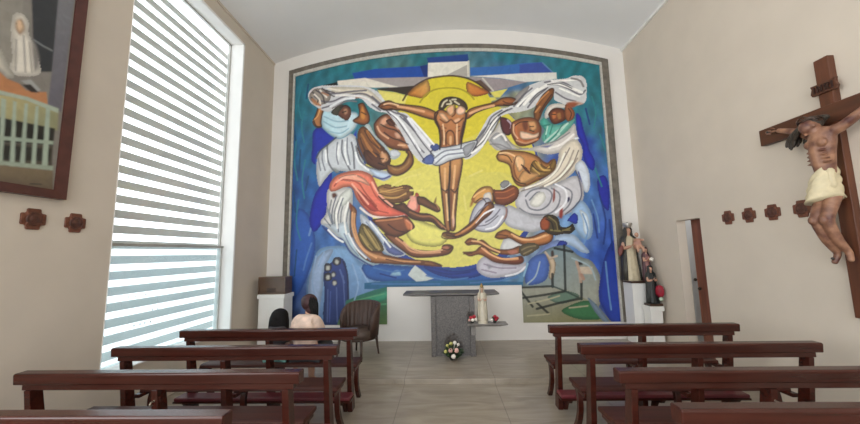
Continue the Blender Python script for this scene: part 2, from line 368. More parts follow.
MURAL = [
('P',(22,72,158),0,[-171,515,-125,522,-37,524,-23,525,-23,501,-115,502,-165,501],None),
('P',(14,44,112),0,[-37,524,-21,527,-22,500,-29,500],None),
('P',(24,62,130),0,[-23,541,57,545,59,529,-21,530],None),
('P',(48,100,168),0,[60,517,118,517,166,522,200,522,218,501,155,500,60,500],None),
('P',(52,76,152),0,[156,519,200,522,218,501,155,501],None),
('L',(90,130,170),0.9,0,[200,521,218,501]),
('P',(224,220,206),0,[-21,530,58,530,58,498,-22,499],None),
('P',(170,165,156),0,[8,500,55,523,55,498],None),
('L',(200,196,182),1.3,0,[58,530,58,499]),
('P',(156,148,146),0,[-145,503,-23,501,6,500,-30,488,-53,475,-86,478,-119,489],None),
('P',(46,36,28),0,[-123,481,-86,482,-49,484,-59,465,-73,468,-92,474,-119,478],None),
('P',(222,216,202),0,[-200,500,-145,504,-106,491,-80,483,-125,483,-198,489],None),
('P',(20,24,24),0,[-227,492,-200,498,-200,490,-226,491],None),
('P',(150,140,142),0,[60,498,117,492,168,483,131,473,95,465,74,470,52,491],None),
('P',(90,70,60),0,[67,488,80,491,101,469,93,465],None),
('L',(200,196,186),1.2,0,[84,494,103,468]),
('P',(218,216,208),0,[62,499,165,501,225,500,225,487,193,484,166,483,117,493],None),
('P',(36,62,140),1,[186,283,160,200,97,141,15,121,-67,144,-128,206,-152,292,-129,380,-64,444,24,465,110,438,169,370],None),
('P',(222,212,108),1,[181,291,156,210,95,153,15,134,-64,156,-124,216,-146,300,-124,384,-61,446,24,466,107,440,164,375],((212,198,62),[15,147,24,451])),
('P',(214,204,96),0,[-121,478,-86,472,-59,463,1,458,115,454,131,471,97,465,109,450,57,434,-19,433,-77,447,-108,460],None),
('P',(222,212,112),0,[-119,477,-57,460,-61,446,-96,450,-115,461],None),
('P',(214,198,48),1,[100,432,88,400,57,378,15,370,-27,380,-57,405,-68,439,-56,472,-25,495,18,502,60,492,90,466],None),
('L',(62,34,24),1.4,1,[-71,455,-61,471,-45,485,-22,497,4,501,29,501,54,495,74,484,91,469,98,461]),
('P',(206,158,84),1,[-62,466,-51,479,-35,489,-22,494,-18,471,-32,458,-49,461],((188,120,50),[-22,490,-47,464])),
('P',(200,132,58),1,[53,487,67,483,82,474,95,464,77,458,62,459,53,468],((184,104,46),[53,483,77,459])),
('L',(160,146,30),1.2,1,[-38,450,-26,465,-7,475,19,477,42,473,58,462,66,452]),
('P',(212,196,52),1,[64,434,57,415,39,402,16,398,-8,404,-25,418,-31,437,-25,456,-7,470,18,474,41,468,58,453],None),
('P',(220,210,104),1,[-142,261,-116,299,-55,316,-2,319,-5,199,-51,229,-88,251],None),
('P',(220,212,112),1,[-71,230,-23,214,13,198,-6,173,-51,178,-69,200],None),
('P',(220,210,110),1,[28,191,104,207,133,196,66,154,21,144],None),
('P',(214,204,96),1,[34,295,109,308,135,284,70,256,32,229],None),
('P',(122,158,196),1,[-231,170,-203,177,-175,173,-153,147,-127,132,-127,79,-167,58,-196,36,-232,36,-252,95,-243,138],((88,118,160),[-209,170,-206,36])),
('P',(150,170,200),1,[-238,148,-223,166,-203,170,-216,141,-222,98,-232,36,-247,63,-247,116],None),
('P',(46,88,168),1,[-273,246,-251,236,-237,189,-242,148,-263,95,-278,98,-282,190],None),
('L',(84,124,186),1.2,1,[-244,183,-253,156,-258,134]),
('L',(110,146,192),1.5,1,[-243,222,-249,198]),
('P',(44,88,156),1,[-142,145,-94,140,-43,136,4,133,26,129,65,134,111,153,137,131,100,110,20,105,-43,111,-89,110,-131,114,-149,129],None),
('P',(34,58,138),1,[-36,138,-7,133,22,128,55,132,84,150,78,125,40,113,2,117,-25,127],None),
('P',(40,96,134),0,[-145,109,-89,112,-25,111,47,111,141,106,140,96,-145,98],None),
('P',(196,204,200),0,[-65,122,-59,131,-52,139,-39,129,-29,120,-18,115,-32,111,-50,110],None),
('P',(140,176,196),1,[-98,121,-92,130,-83,132,-78,128,-78,120],None),
('P',(46,62,122),1,[-218,94,-221,123,-216,139,-208,146,-199,154,-190,156,-180,146,-176,122,-173,79,-176,35,-217,36],((40,56,104),[-199,155,-197,36])),
('L',(30,34,70),1.1,1,[-184,147,-176,124,-174,79]),
('L',(84,104,160),1.1,1,[-190,133,-182,110]),
('L',(70,88,150),0.9,1,[-207,94,-208,41]),
('P',(56,54,64),1,[-205,138,-206,134,-209,131,-212,130,-216,131,-219,134,-220,138,-219,142,-217,145,-213,146,-209,145,-206,142],None),
('P',(188,188,178),1,[-208,137,-208,134,-210,132,-212,132,-215,132,-217,134,-217,137,-217,140,-215,142,-213,142,-210,142,-208,140],None),
('P',(56,54,64),1,[-188,149,-189,145,-192,142,-196,141,-200,142,-203,145,-204,149,-203,153,-200,156,-196,157,-192,156,-189,153],None),
('P',(188,188,178),1,[-191,148,-192,145,-193,143,-196,142,-198,143,-200,145,-201,148,-200,151,-199,153,-196,153,-194,152,-192,150],None),
('P',(56,54,64),1,[-204,121,-205,117,-208,114,-212,113,-216,114,-219,117,-220,121,-219,125,-216,128,-212,129,-208,128,-206,125],None),
('P',(188,188,178),1,[-208,120,-208,117,-210,115,-212,115,-215,115,-216,117,-217,120,-216,123,-215,125,-212,125,-210,125,-208,123],None),
('P',(56,54,64),1,[-195,125,-196,122,-199,119,-202,118,-206,119,-208,122,-209,126,-208,129,-206,132,-202,133,-199,132,-196,129],None),
('P',(188,188,178),1,[-198,124,-199,122,-200,120,-202,120,-204,120,-206,122,-206,124,-206,127,-204,128,-202,129,-200,128,-199,127],None),
('P',(56,54,64),1,[-193,110,-193,107,-196,104,-200,103,-203,104,-206,107,-207,111,-206,114,-204,117,-200,118,-196,117,-194,114],None),
('P',(188,188,178),1,[-195,109,-196,107,-198,105,-200,104,-202,105,-204,107,-204,109,-204,112,-202,114,-200,114,-198,114,-196,112],None),
('P',(44,108,92),0,[-178,78,-152,88,-127,96,-101,102,-100,33,-195,34],((92,118,72),[-134,93,-123,35])),
('P',(60,140,110),1,[-149,79,-123,89,-101,96,-101,82,-130,72],None),
('P',(22,42,156),1,[-246,399,-230,406,-212,394,-197,381,-212,368,-225,356,-236,333,-248,341,-247,369],None),
('P',(24,42,170),1,[-170,386,-160,402,-160,378,-165,354,-173,367],None),
('P',(20,34,160),1,[-209,319,-226,296,-239,277,-246,253,-249,223,-241,204,-228,215,-214,248,-210,282],None),
('L',(70,110,180),1.2,1,[-235,357,-238,337,-236,318]),
('P',(198,202,206),1,[-233,357,-212,376,-187,389,-168,390,-158,374,-156,354,-144,330,-127,322,-93,313,-95,304,-110,297,-131,309,-169,316,-184,318,-205,319,-222,302,-232,290,-238,318,-237,341],None),
('L',(92,96,104),1.3,1,[-218,370,-217,344,-209,325,-198,316]),
('L',(92,96,104),1.2,1,[-189,379,-189,355,-181,335,-173,320]),
('L',(92,96,104),1.3,1,[-171,374,-167,355,-165,323]),
('L',(92,96,104),1.2,1,[-162,366,-154,338,-137,324,-116,318]),
('P',(130,136,132),1,[-209,327,-198,324,-192,316,-201,316],None),
('P',(190,206,226),1,[-137,321,-116,316,-97,310,-104,302,-119,303],None),
('L',(60,72,140),1.3,1,[-129,307,-112,301,-97,306]),
('P',(236,238,238),1,[-204,364,-193,373,-192,344,-198,336],None),
('P',(176,208,218),1,[-232,434,-223,444,-205,438,-184,435,-164,434,-158,424,-162,406,-175,392,-191,383,-206,387,-222,400,-230,412],((196,216,222),[-228,420,-173,398])),
('L',(110,150,170),0.8,1,[-232,434,-223,444,-205,438,-184,435,-164,434,-158,424,-162,406,-175,392,-191,383,-206,387,-222,400,-230,412,-232,434]),
('L',(140,180,196),1.0,1,[-225,428,-201,417,-178,418]),
('L',(140,180,196),1.0,1,[-226,418,-203,405,-181,407]),
('L',(140,180,196),1.0,1,[-216,398,-193,393,-177,402]),
('P',(168,112,66),1,[-235,453,-225,448,-229,432,-231,416,-230,407,-240,407,-247,417,-242,431],None),
('L',(62,34,24),0.8,1,[-235,453,-225,448,-229,432,-231,416,-230,407,-240,407,-247,417,-242,431,-235,453]),
('P',(104,62,46),1,[-201,433,-195,445,-184,450,-174,444,-172,430,-180,418,-190,423],None),
('P',(62,60,48),1,[-211,434,-205,446,-194,451,-186,449,-195,437,-199,429],None),
('P',(176,130,100),1,[-188,441,-180,443,-178,433,-185,429],None),
('P',(150,88,44),1,[-158,450,-149,452,-143,441,-137,427,-137,415,-146,409,-160,412,-168,418,-156,428],None),
('L',(62,34,24),0.9,1,[-158,450,-149,452,-143,441,-137,427,-137,415,-146,409,-160,412,-168,418,-156,428,-158,450]),
('P',(196,130,60),1,[-152,446,-147,444,-143,423,-150,417,-156,428],None),
('P',(150,92,62),1,[-127,409,-117,422,-102,428,-85,421,-75,401,-62,379,-53,363,-56,355,-77,356,-98,362,-116,378,-125,393],((120,70,44),[-115,420,-68,359])),
('L',(62,34,24),1.0,1,[-127,409,-117,422,-102,428,-85,421,-75,401,-62,379,-53,363,-56,355,-77,356,-98,362,-116,378,-125,393,-127,409]),
('P',(205,150,118),1,[-115,418,-104,424,-98,414,-108,404,-117,406],None),
('P',(206,158,130),1,[-89,391,-77,391,-75,379,-85,379],None),
('P',(200,140,96),1,[-81,371,-66,369,-56,361,-72,359],None),
('P',(90,48,32),1,[-104,416,-85,419,-77,399,-89,403,-98,406],None),
('P',(226,206,196),1,[-88,407,-77,403,-73,395,-83,397],None),
('P',(196,208,206),1,[-146,405,-137,409,-125,387,-108,370,-93,352,-77,346,-89,338,-104,345,-123,365,-141,385],None),
('L',(120,150,165),1.3,1,[-121,377,-104,356,-96,345]),
('P',(124,78,42),1,[-158,396,-150,405,-141,401,-129,385,-116,369,-100,352,-95,337,-100,325,-116,322,-135,328,-152,344,-160,366],((88,50,32),[-146,389,-119,330])),
('P',(84,48,34),1,[-146,358,-127,353,-104,341,-97,325,-108,318,-127,322,-146,336],None),
('L',(170,112,60),1.2,1,[-152,390,-142,373,-131,357]),
('L',(160,100,50),1.2,1,[-142,393,-131,373,-116,353]),
('P',(196,140,96),1,[-116,351,-104,351,-100,337,-112,333],None),
('P',(150,96,52),1,[-104,331,-89,325,-74,328,-66,338,-62,347,-66,353,-58,355,-53,339,-55,326,-68,313,-85,307,-100,314],None),
('L',(62,34,24),1.3,1,[-104,331,-89,325,-74,328,-66,338,-62,347,-66,353,-58,355,-53,339,-55,326,-68,313,-85,307,-100,314,-104,331]),
('P',(200,146,84),1,[-97,325,-81,321,-68,328,-60,341,-59,330,-74,317,-89,315],None),
('P',(196,200,206),1,[-96,356,-83,356,-76,348,-87,342,-96,346],None),
('P',(206,204,200),1,[-216,282,-201,284,-180,287,-169,281,-168,254,-172,221,-168,191,-190,191,-215,211,-228,222,-217,241],None),
('L',(120,124,126),1.0,1,[-193,266,-202,240,-200,210]),
('L',(120,124,126),1.0,1,[-180,270,-189,240,-190,206]),
('L',(120,124,126),1.0,1,[-172,255,-178,232,-181,195]),
('L',(120,124,126),1.0,1,[-208,263,-212,240]),
('P',(150,158,168),1,[-218,252,-210,240,-202,218,-209,222],None),
('P',(196,204,212),1,[-226,218,-209,209,-190,191,-175,173,-160,154,-138,141,-116,144,-138,161,-158,180,-172,202,-179,221,-198,218],((170,196,204),[-219,211,-131,146])),
('L',(44,60,120),1.2,1,[-224,214,-205,195,-186,188,-171,165,-149,149,-131,139]),
('L',(250,250,250),1.3,1,[-213,207,-198,192,-185,184]),
('P',(84,46,30),1,[-209,276,-201,279,-195,272,-201,265,-208,267],None),
('P',(196,202,212),1,[-153,235,-140,227,-119,208,-108,190,-86,175,-68,160,-86,155,-108,164,-127,183,-142,202,-151,217],None),
('P',(90,100,150),1,[-108,186,-90,173,-72,160,-90,158,-105,168],None),
('P',(228,132,104),1,[-213,290,-205,305,-190,314,-161,319,-142,315,-129,305,-121,287,-112,268,-95,251,-75,239,-58,235,-47,248,-50,270,-43,270,-41,240,-52,229,-78,228,-105,227,-127,231,-146,246,-161,266,-169,285,-184,287,-201,280,-210,280],((216,96,76),[-182,310,-82,232])),
('P',(240,168,140),1,[-196,305,-169,312,-146,303,-135,288,-154,296,-180,299],None),
('P',(204,80,66),1,[-161,285,-142,269,-119,242,-134,242,-153,262],None),
('P',(238,160,140),1,[-61,259,-48,267,-45,244,-56,237,-67,244],None),
('L',(240,224,214),1.5,1,[-153,247,-131,231,-97,227,-71,230]),
('L',(150,60,50),0.9,1,[-154,292,-142,273,-123,250]),
('P',(210,212,204),1,[-195,265,-186,278,-172,285,-169,270,-180,255,-189,251],None),
('P',(150,106,58),1,[-121,284,-104,291,-85,286,-69,289,-55,284,-52,272,-61,261,-78,254,-97,255,-114,264],((108,72,40),[-112,283,-74,256])),
('L',(190,146,80),0.9,1,[-116,280,-97,275,-70,282]),
('L',(190,146,80),0.9,1,[-114,270,-93,266,-67,271]),
('P',(96,58,36),1,[-119,268,-104,260,-86,252,-71,254,-62,244,-45,235,-23,232,-5,219,6,204,-5,205,-19,217,-38,220,-56,224,-69,235,-86,243,-104,253],None),
('L',(50,26,20),0.7,1,[-119,268,-104,260,-86,252,-71,254,-62,244,-45,235,-23,232,-5,219,6,204,-5,205,-19,217,-38,220,-56,224,-69,235,-86,243,-104,253,-119,268]),
('L',(150,96,60),1.2,1,[-60,237,-41,229,-19,227,-5,213]),
('P',(226,160,140),1,[-61,267,-50,268,-50,257,-58,252],None),
('P',(104,66,42),1,[-46,265,-33,264,-21,255,-8,247,-4,239,-10,236,-23,242,-37,249,-45,253],None),
('L',(50,26,20),0.7,1,[-46,265,-33,264,-21,255,-8,247,-4,239,-10,236,-23,242,-37,249,-45,253,-46,265]),
('P',(120,90,40),1,[-17,253,-11,266,-9,262,-11,251],None),
('P',(128,76,48),1,[-131,224,-108,227,-86,228,-69,230,-58,220,-52,209,-60,203,-71,196,-86,191,-101,195,-116,208],((100,56,36),[-93,226,-94,193])),
('L',(60,30,22),0.7,1,[-131,224,-108,227,-86,228,-69,230,-58,220,-52,209,-60,203,-71,196,-86,191,-101,195,-116,208,-131,224]),
('P',(190,110,70),1,[-73,226,-60,220,-55,207,-66,204],None),
('P',(150,92,62),1,[-108,197,-90,193,-75,185,-64,172,-50,167,-24,164,-4,166,0,174,11,175,18,171,14,162,5,157,-17,154,-43,153,-59,156,-75,167,-94,182],((128,74,48),[-79,185,-57,152])),
('L',(60,30,22),0.9,1,[-108,197,-90,193,-75,185,-64,172,-50,167,-24,164,-4,166,0,174,11,175,18,171,14,162,5,157,-17,154,-43,153,-59,156,-75,167,-94,182,-108,197]),
('L',(210,150,110),1.4,1,[-86,189,-72,178,-59,165,-35,161,-6,162]),
('P',(176,112,84),1,[-4,171,7,174,12,169,5,164,-2,164],None),
('P',(112,96,54),1,[-151,217,-136,211,-123,197,-112,179,-110,166,-125,163,-142,172,-157,191],None),
('L',(164,140,84),1.0,1,[-146,205,-134,190,-123,172]),
('L',(164,140,84),1.0,1,[-138,207,-123,186,-116,170]),
('L',(164,140,84),1.0,1,[-149,194,-138,178]),
('P',(166,110,68),1,[-170,253,-161,243,-162,224,-159,198,-147,176,-132,166,-114,164,-108,159,-83,153,-57,149,-28,146,-15,143,-4,137,-17,137,-43,140,-79,142,-105,144,-131,146,-151,158,-166,182,-172,210,-171,232],None),
('L',(84,44,30),0.9,1,[-170,253,-161,243,-162,224,-159,198,-147,176,-132,166,-114,164,-108,159,-83,153,-57,149,-28,146,-15,143,-4,137,-17,137,-43,140,-79,142,-105,144,-131,146,-151,158,-166,182,-172,210,-171,232,-170,253]),
('L',(206,150,100),1.5,1,[-164,236,-164,213,-155,183,-140,165,-116,155,-79,147,-43,144]),
('P',(60,38,24),1,[-21,144,-6,142,0,136,-10,137],None),
('P',(120,62,40),1,[-176,260,-168,254,-168,241,-174,243],None),
('P',(206,206,208),1,[-257,476,-250,486,-234,491,-210,491,-174,490,-145,486,-121,475,-108,458,-98,444,-84,433,-65,428,-52,414,-35,392,-16,371,-1,359,-2,328,-25,326,-43,335,-60,359,-73,387,-87,411,-102,430,-119,434,-137,445,-154,462,-178,461,-194,453,-213,438,-227,440,-245,451,-255,462],None),
('P',(150,140,130),1,[-255,474,-242,486,-218,481,-213,464,-225,453,-241,453,-253,462],None),
('P',(190,150,110),1,[-249,462,-239,463,-231,453,-239,449,-249,453],None),
('P',(222,212,192),1,[-214,487,-174,486,-143,482,-123,467,-108,448,-119,449,-143,466,-174,473,-202,474],None),
('L',(96,92,104),1.3,1,[-245,470,-229,459,-209,458,-186,467,-151,472,-127,459,-108,438]),
('L',(96,92,104),1.3,1,[-238,480,-210,474,-174,477,-143,478]),
('L',(96,92,104),1.3,1,[-229,445,-205,452,-178,463]),
('L',(96,92,104),1.3,1,[-131,465,-108,444,-88,431,-65,422,-43,394]),
('L',(96,92,104),1.2,1,[-100,432,-77,407,-54,374,-32,350]),
('L',(96,92,104),1.2,1,[-81,431,-58,410,-31,376,-9,354]),
('L',(96,92,104),1.2,1,[-69,419,-46,392]),
('L',(96,92,104),1.3,1,[-131,449,-115,436]),
('L',(244,244,248),2.1,1,[-92,427,-69,399,-51,367]),
('L',(244,244,248),2.1,1,[-61,418,-39,386,-20,362]),
('P',(206,206,206),1,[42,356,59,365,71,380,83,401,95,419,114,430,133,435,142,449,156,466,177,478,202,485,223,486,242,487,257,492,274,490,280,478,279,458,276,440,264,434,245,431,231,438,218,446,216,464,206,462,192,449,178,432,155,424,129,421,114,414,103,393,87,368,70,347,54,336,43,336],None),
('P',(158,156,158),1,[44,358,63,369,79,390,88,397,78,374,62,351,49,338],None),
('P',(150,146,144),1,[134,439,150,461,173,476,161,454,145,439],None),
('L',(92,90,100),1.2,1,[55,351,74,366,94,397,114,420,137,431]),
('L',(92,90,100),1.2,1,[67,371,86,393,98,415,118,428]),
('L',(92,90,100),1.2,1,[152,435,172,458,201,473,222,476,244,467,266,454,277,462]),
('L',(92,90,100),1.2,1,[167,432,183,451,203,467]),
('L',(92,90,100),1.2,1,[141,435,157,454,177,470]),
('L',(92,90,100),1.2,1,[202,481,225,483,245,475,262,460]),
('L',(92,90,100),1.2,1,[81,362,101,389,113,412]),
('L',(92,90,100),1.2,1,[221,460,239,447,257,441]),
('L',(246,244,238),1.9,1,[160,438,180,459,203,474,222,478,248,469,270,458]),
('L',(246,244,238),1.9,1,[70,359,90,385,108,416]),
('P',(190,150,130),1,[239,439,257,443,274,436,260,431,245,431],None),
('P',(192,128,76),1,[-119,444,-112,451,-98,455,-84,449,-61,445,-36,441,-15,433,-4,424,-8,414,-29,419,-52,428,-73,435,-92,437,-108,437],((150,90,50),[-61,448,-69,427])),
('L',(62,34,24),1.1,1,[-119,444,-112,451,-98,455,-84,449,-61,445,-36,441,-15,433,-4,424,-8,414,-29,419,-52,428,-73,435,-92,437,-108,437,-119,444]),
('L',(226,172,124),1.7,1,[-81,443,-57,438,-31,431]),
('L',(84,44,26),1.0,1,[-113,444,-100,446,-84,441]),
('P',(190,124,68),1,[46,417,57,432,80,439,103,444,119,452,136,453,147,447,143,439,126,437,111,437,92,433,69,425,53,414],((150,88,48),[92,445,99,429])),
('L',(62,34,24),1.0,1,[46,417,57,432,80,439,103,444,119,452,136,453,147,447,143,439,126,437,111,437,92,433,69,425,53,414,46,417]),
('L',(226,176,130),1.7,1,[57,424,80,433,103,438]),
('L',(84,44,26),0.9,1,[121,446,132,441,143,443]),
('P',(186,122,72),1,[-10,426,2,434,19,427,35,435,50,424,49,410,45,391,40,371,38,354,0,355,1,377,-3,396,-10,411],((150,92,54),[17,427,40,356])),
('L',(62,34,24),1.1,1,[-10,426,2,434,19,427,35,435,50,424,49,410,45,391,40,371,38,354,0,355,1,377,-3,396,-10,411,-10,426]),
('P',(224,176,134),1,[-2,426,8,426,17,412,13,408,2,416],None),
('P',(224,178,140),1,[24,411,36,417,40,409,28,405],None),
('P',(168,108,62),1,[11,386,18,392,26,386,25,364,12,365],None),
('L',(84,46,28),0.9,1,[10,363,10,384,18,392,26,384,27,360]),
('P',(220,172,124),1,[16,380,22,380,21,364,16,364],None),
('L',(96,54,32),1.1,1,[0,414,11,407,21,413,30,405,44,415]),
('L',(96,54,32),1.1,1,[-6,410,1,392,0,361]),
('L',(84,46,30),1.2,1,[45,407,39,383,36,358]),
('P',(66,52,36),1,[-2,436,1,448,10,456,24,458,39,454,50,444,52,432,44,434,31,443,16,442,6,434],None),
('L',(40,28,20),1.0,1,[-2,436,1,448,10,456,24,458,39,454,50,444,52,432,44,434,31,443,16,442,6,434,-2,436]),
('L',(214,206,176),1.2,1,[4,440,8,448,14,452]),
('L',(214,206,176),1.2,1,[14,444,22,445,20,451]),
('L',(214,206,176),1.2,1,[29,449,37,443]),
('L',(214,206,176),1.2,1,[24,453,31,453]),
('P',(220,170,128),1,[12,434,20,441,27,441,27,427,19,421],None),
('P',(228,186,156),1,[31,433,39,440,48,434,48,426,38,421,31,425],None),
('L',(96,54,32),1.0,1,[29,441,29,425,23,419]),
('P',(196,142,84),1,[-4,328,17,333,16,299,12,276,11,248,14,217,14,202,8,200,4,213,2,239,-1,277],((160,106,60),[14,314,-1,277])),
('L',(62,34,24),1.0,1,[-4,328,17,333,16,299,12,276,11,248,14,217,14,202,8,200,4,213,2,239,-1,277,-4,328]),
('P',(190,136,82),1,[17,333,39,337,37,310,31,283,27,250,24,224,23,205,17,200,13,209,13,246,13,276,16,303],((150,96,54),[20,314,36,302])),
('L',(62,34,24),1.0,1,[17,333,39,337,37,310,31,283,27,250,24,224,23,205,17,200,13,209,13,246,13,276,16,303,17,333]),
('L',(226,180,124),1.5,1,[7,318,6,292,6,276]),
('L',(228,180,124),1.5,1,[26,322,23,295,21,280]),
('P',(110,64,40),1,[6,273,12,276,10,231,7,235],None),
('P',(110,64,40),1,[15,269,19,272,18,231,14,228],None),
('P',(220,176,150),1,[17,220,21,235,23,216,19,205],None),
('P',(212,216,220),1,[-19,352,-5,358,10,359,33,363,48,367,69,370,62,353,52,340,36,337,17,333,2,326,-10,324,-19,332],None),
('L',(70,66,78),0.9,1,[-19,352,-5,358,10,359,33,363,48,367,69,370,62,353,52,340,36,337,17,333,2,326,-10,324,-19,332,-19,352]),
('L',(120,124,140),1.1,1,[-13,338,6,351,29,354,51,357]),
('L',(120,124,140),1.1,1,[-10,328,9,343,32,346,55,348]),
('P',(150,152,158),1,[44,360,65,367,58,351,47,340,42,348],None),
('P',(80,96,150),1,[-36,335,-21,346,-13,338,-17,327,-29,327],None),
('P',(60,76,130),1,[-20,362,-7,367,-2,357,-13,352],None),
('P',(206,200,194),1,[89,372,103,389,115,406,121,380,135,359,152,350,178,355,204,362,223,373,243,388,252,397,255,380,255,361,236,346,221,342,199,339,174,346,148,349,126,351,105,350],None),
('P',(170,170,172),1,[93,370,108,385,119,373,133,353,111,352],None),
('P',(74,166,150),1,[188,402,198,411,208,399,225,396,244,402,253,405,243,388,225,373,206,360,193,363,190,374,196,386],((110,180,160),[197,401,223,369])),
('L',(190,216,206),1.1,1,[195,363,216,381,240,398]),
('L',(190,216,206),1.1,1,[202,360,223,377]),
('L',(40,120,110),1.1,1,[193,394,206,397]),
('P',(216,210,200),1,[198,419,206,433,220,438,238,435,240,427,219,428,207,413,199,409],None),
('P',(112,58,34),1,[205,417,214,427,227,428,236,422,237,408,225,400,212,399],None),
('L',(60,30,20),0.7,1,[205,417,214,427,227,428,236,422,237,408,225,400,212,399,205,417]),
('P',(190,110,60),1,[211,419,219,422,220,410,212,407],None),
('P',(160,110,60),1,[220,418,228,420,229,408,222,406],None),
('P',(146,86,52),1,[238,435,247,431,254,419,251,407,240,402,235,414],None),
('P',(150,80,50),1,[239,439,254,441,264,436,253,427,242,429],None),
('P',(140,86,42),1,[178,422,186,439,196,455,210,467,218,467,215,452,205,439,195,425,188,409,180,398],None),
('L',(70,40,26),0.7,1,[178,422,186,439,196,455,210,467,218,467,215,452,205,439,195,425,188,409,180,398,178,422]),
('P',(84,36,40),1,[114,414,125,412,134,404,135,388,129,379,120,382,115,396],None),
('L',(50,22,26),0.7,1,[114,414,125,412,134,404,135,388,129,379,120,382,115,396,114,414]),
('L',(190,170,190),1.1,1,[128,408,134,400,133,392]),
('P',(170,104,62),1,[136,403,149,409,166,412,181,408,189,394,188,378,182,367,163,358,146,358,138,370,133,386],((130,76,46),[139,403,167,358])),
('L',(84,44,30),0.8,1,[136,403,149,409,166,412,181,408,189,394,188,378,182,367,163,358,146,358,138,370,133,386,136,403]),
('P',(110,60,40),1,[154,405,166,406,167,391,159,383,154,393],None),
('P',(204,150,100),1,[166,404,179,404,182,390,172,385,167,395],None),
('P',(226,190,160),1,[150,385,163,383,175,379,185,382,182,373,164,369,151,372],None),
('L',(190,110,66),1.5,1,[143,395,145,374,160,364,182,369]),
('P',(60,70,140),1,[185,355,204,358,215,362,200,351],None),
('P',(220,210,192),1,[142,275,166,283,193,296,208,309,217,327,221,346,233,359,248,367,259,360,263,341,256,319,240,300,221,288,195,279,169,272,147,265],None),
('L',(164,150,136),1.1,1,[151,274,185,287,215,308,232,342]),
('L',(164,150,136),1.1,1,[170,274,203,288,230,312,247,345]),
('L',(164,150,136),1.1,1,[199,281,229,299,253,330]),
('P',(206,214,224),1,[247,315,260,326,270,311,273,284,267,266,260,270,254,292],None),
('L',(60,70,140),1.1,1,[253,304,257,281,254,270]),
('L',(226,234,240),1.3,1,[252,368,263,368,269,352,270,333]),
('P',(28,40,160),1,[256,415,264,411,268,387,274,360,276,345,284,325,281,307,272,311,264,330,264,356,256,376],None),
('P',(30,40,150),1,[287,291,301,295,306,268,302,232,292,241,286,265],None),
('P',(192,134,80),1,[104,338,111,347,124,349,142,347,161,344,179,336,189,326,198,322,206,328,212,320,208,309,193,298,170,287,152,280,139,284,132,298,128,319,119,326,108,330],((176,116,62),[129,340,163,284])),
('L',(90,50,28),1.1,1,[104,338,111,347,124,349,142,347,161,344,179,336,189,326,198,322,206,328,212,320,208,309,193,298,170,287,152,280,139,284,132,298,128,319,119,326,108,330,104,338]),
('P',(226,180,130),1,[134,334,147,339,156,329,153,314,144,307,139,318],None),
('P',(140,106,52),1,[173,329,185,321,198,316,209,331,214,322,206,307,191,298,175,298,164,310],None),
('P',(200,150,96),1,[153,310,168,306,182,302,167,291,148,284,141,292],None),
('P',(100,56,34),1,[148,322,159,314,166,302,157,308],None),
('L',(206,160,80),1.0,1,[176,325,190,309,201,316]),
('P',(196,194,198),1,[134,249,140,265,153,276,181,279,208,282,232,293,251,296,260,273,257,251,245,237,224,225,195,222,167,224,144,230],None),
('L',(110,112,122),1.1,1,[154,261,166,272,190,275,202,264,195,245,178,235,160,239,154,254]),
('L',(110,112,122),1.1,1,[161,254,176,268,187,264]),
('L',(110,112,122),1.1,1,[202,275,216,263,211,241,192,227,160,228,142,239]),
('L',(110,112,122),1.1,1,[221,278,238,267,233,245,218,230]),
('P',(226,224,216),1,[161,248,173,265,187,268,190,255,179,242,168,241],None),
('P',(132,50,36),1,[206,277,209,271,208,254,202,247,203,264],None),
('P',(140,50,40),1,[215,241,221,243,221,226,217,217,211,221,212,232],None),
('P',(40,40,80),1,[228,256,234,259,235,252,229,246],None),
('P',(190,190,196),1,[121,245,142,236,169,224,195,220,191,205,165,195,140,199,119,207,111,222],None),
('P',(206,208,208),1,[108,277,117,289,126,288,130,281,120,273],None),
('P',(128,128,130),1,[108,285,116,292,125,290,124,283,113,277],None),
('P',(130,70,40),1,[93,274,111,274,130,283,142,275,140,260,128,249,112,244,97,250],((104,50,30),[117,277,115,246])),
('P',(206,150,80),1,[55,258,63,271,76,280,91,280,96,268,94,254,84,246,70,252,61,251],None),
('L',(100,56,30),0.8,1,[55,258,63,271,76,280,91,280,96,268,94,254,84,246,70,252,61,251,55,258]),
('P',(214,206,196),1,[78,267,89,270,92,259,86,250,77,256],None),
('P',(190,190,200),1,[52,225,58,240,70,254,85,259,95,248,117,242,118,227,110,213,95,200,79,197,62,201,50,212],None),
('L',(104,100,120),0.9,1,[52,225,58,240,70,254,85,259,95,248,117,242,118,227,110,213,95,200,79,197,62,201,50,212,52,225]),
('L',(110,106,124),1.0,1,[79,215,94,224,106,238]),
('P',(150,96,70),1,[115,242,120,238,118,223,110,218,115,231],None),
('P',(128,76,42),1,[81,250,90,252,95,244,89,231,72,217,57,203,39,192,24,187,6,189,0,196,8,198,24,196,39,205,54,217,69,232],None),
('L',(70,36,22),0.9,1,[81,250,90,252,95,244,89,231,72,217,57,203,39,192,24,187,6,189,0,196,8,198,24,196,39,205,54,217,69,232,81,250]),
('L',(180,116,62),1.3,1,[84,243,67,223,46,203,24,192]),
('P',(150,92,46),1,[49,245,54,260,59,266,63,260,59,249,53,242],None),
('P',(120,80,40),1,[0,197,13,195,24,187,7,186,-2,189],None),
('L',(70,36,22),0.7,1,[0,197,13,195,24,187,7,186,-2,189,0,197]),
('P',(190,186,196),1,[62,143,77,153,98,142,137,138,148,141,145,127,125,119,93,114,72,118,60,129],None),
('L',(232,232,236),1.2,1,[111,117,133,122,147,133]),
('P',(140,140,150),1,[78,141,91,135,80,128],None),
('P',(206,206,206),1,[113,185,132,181,146,170,138,156,120,156,103,164],None),
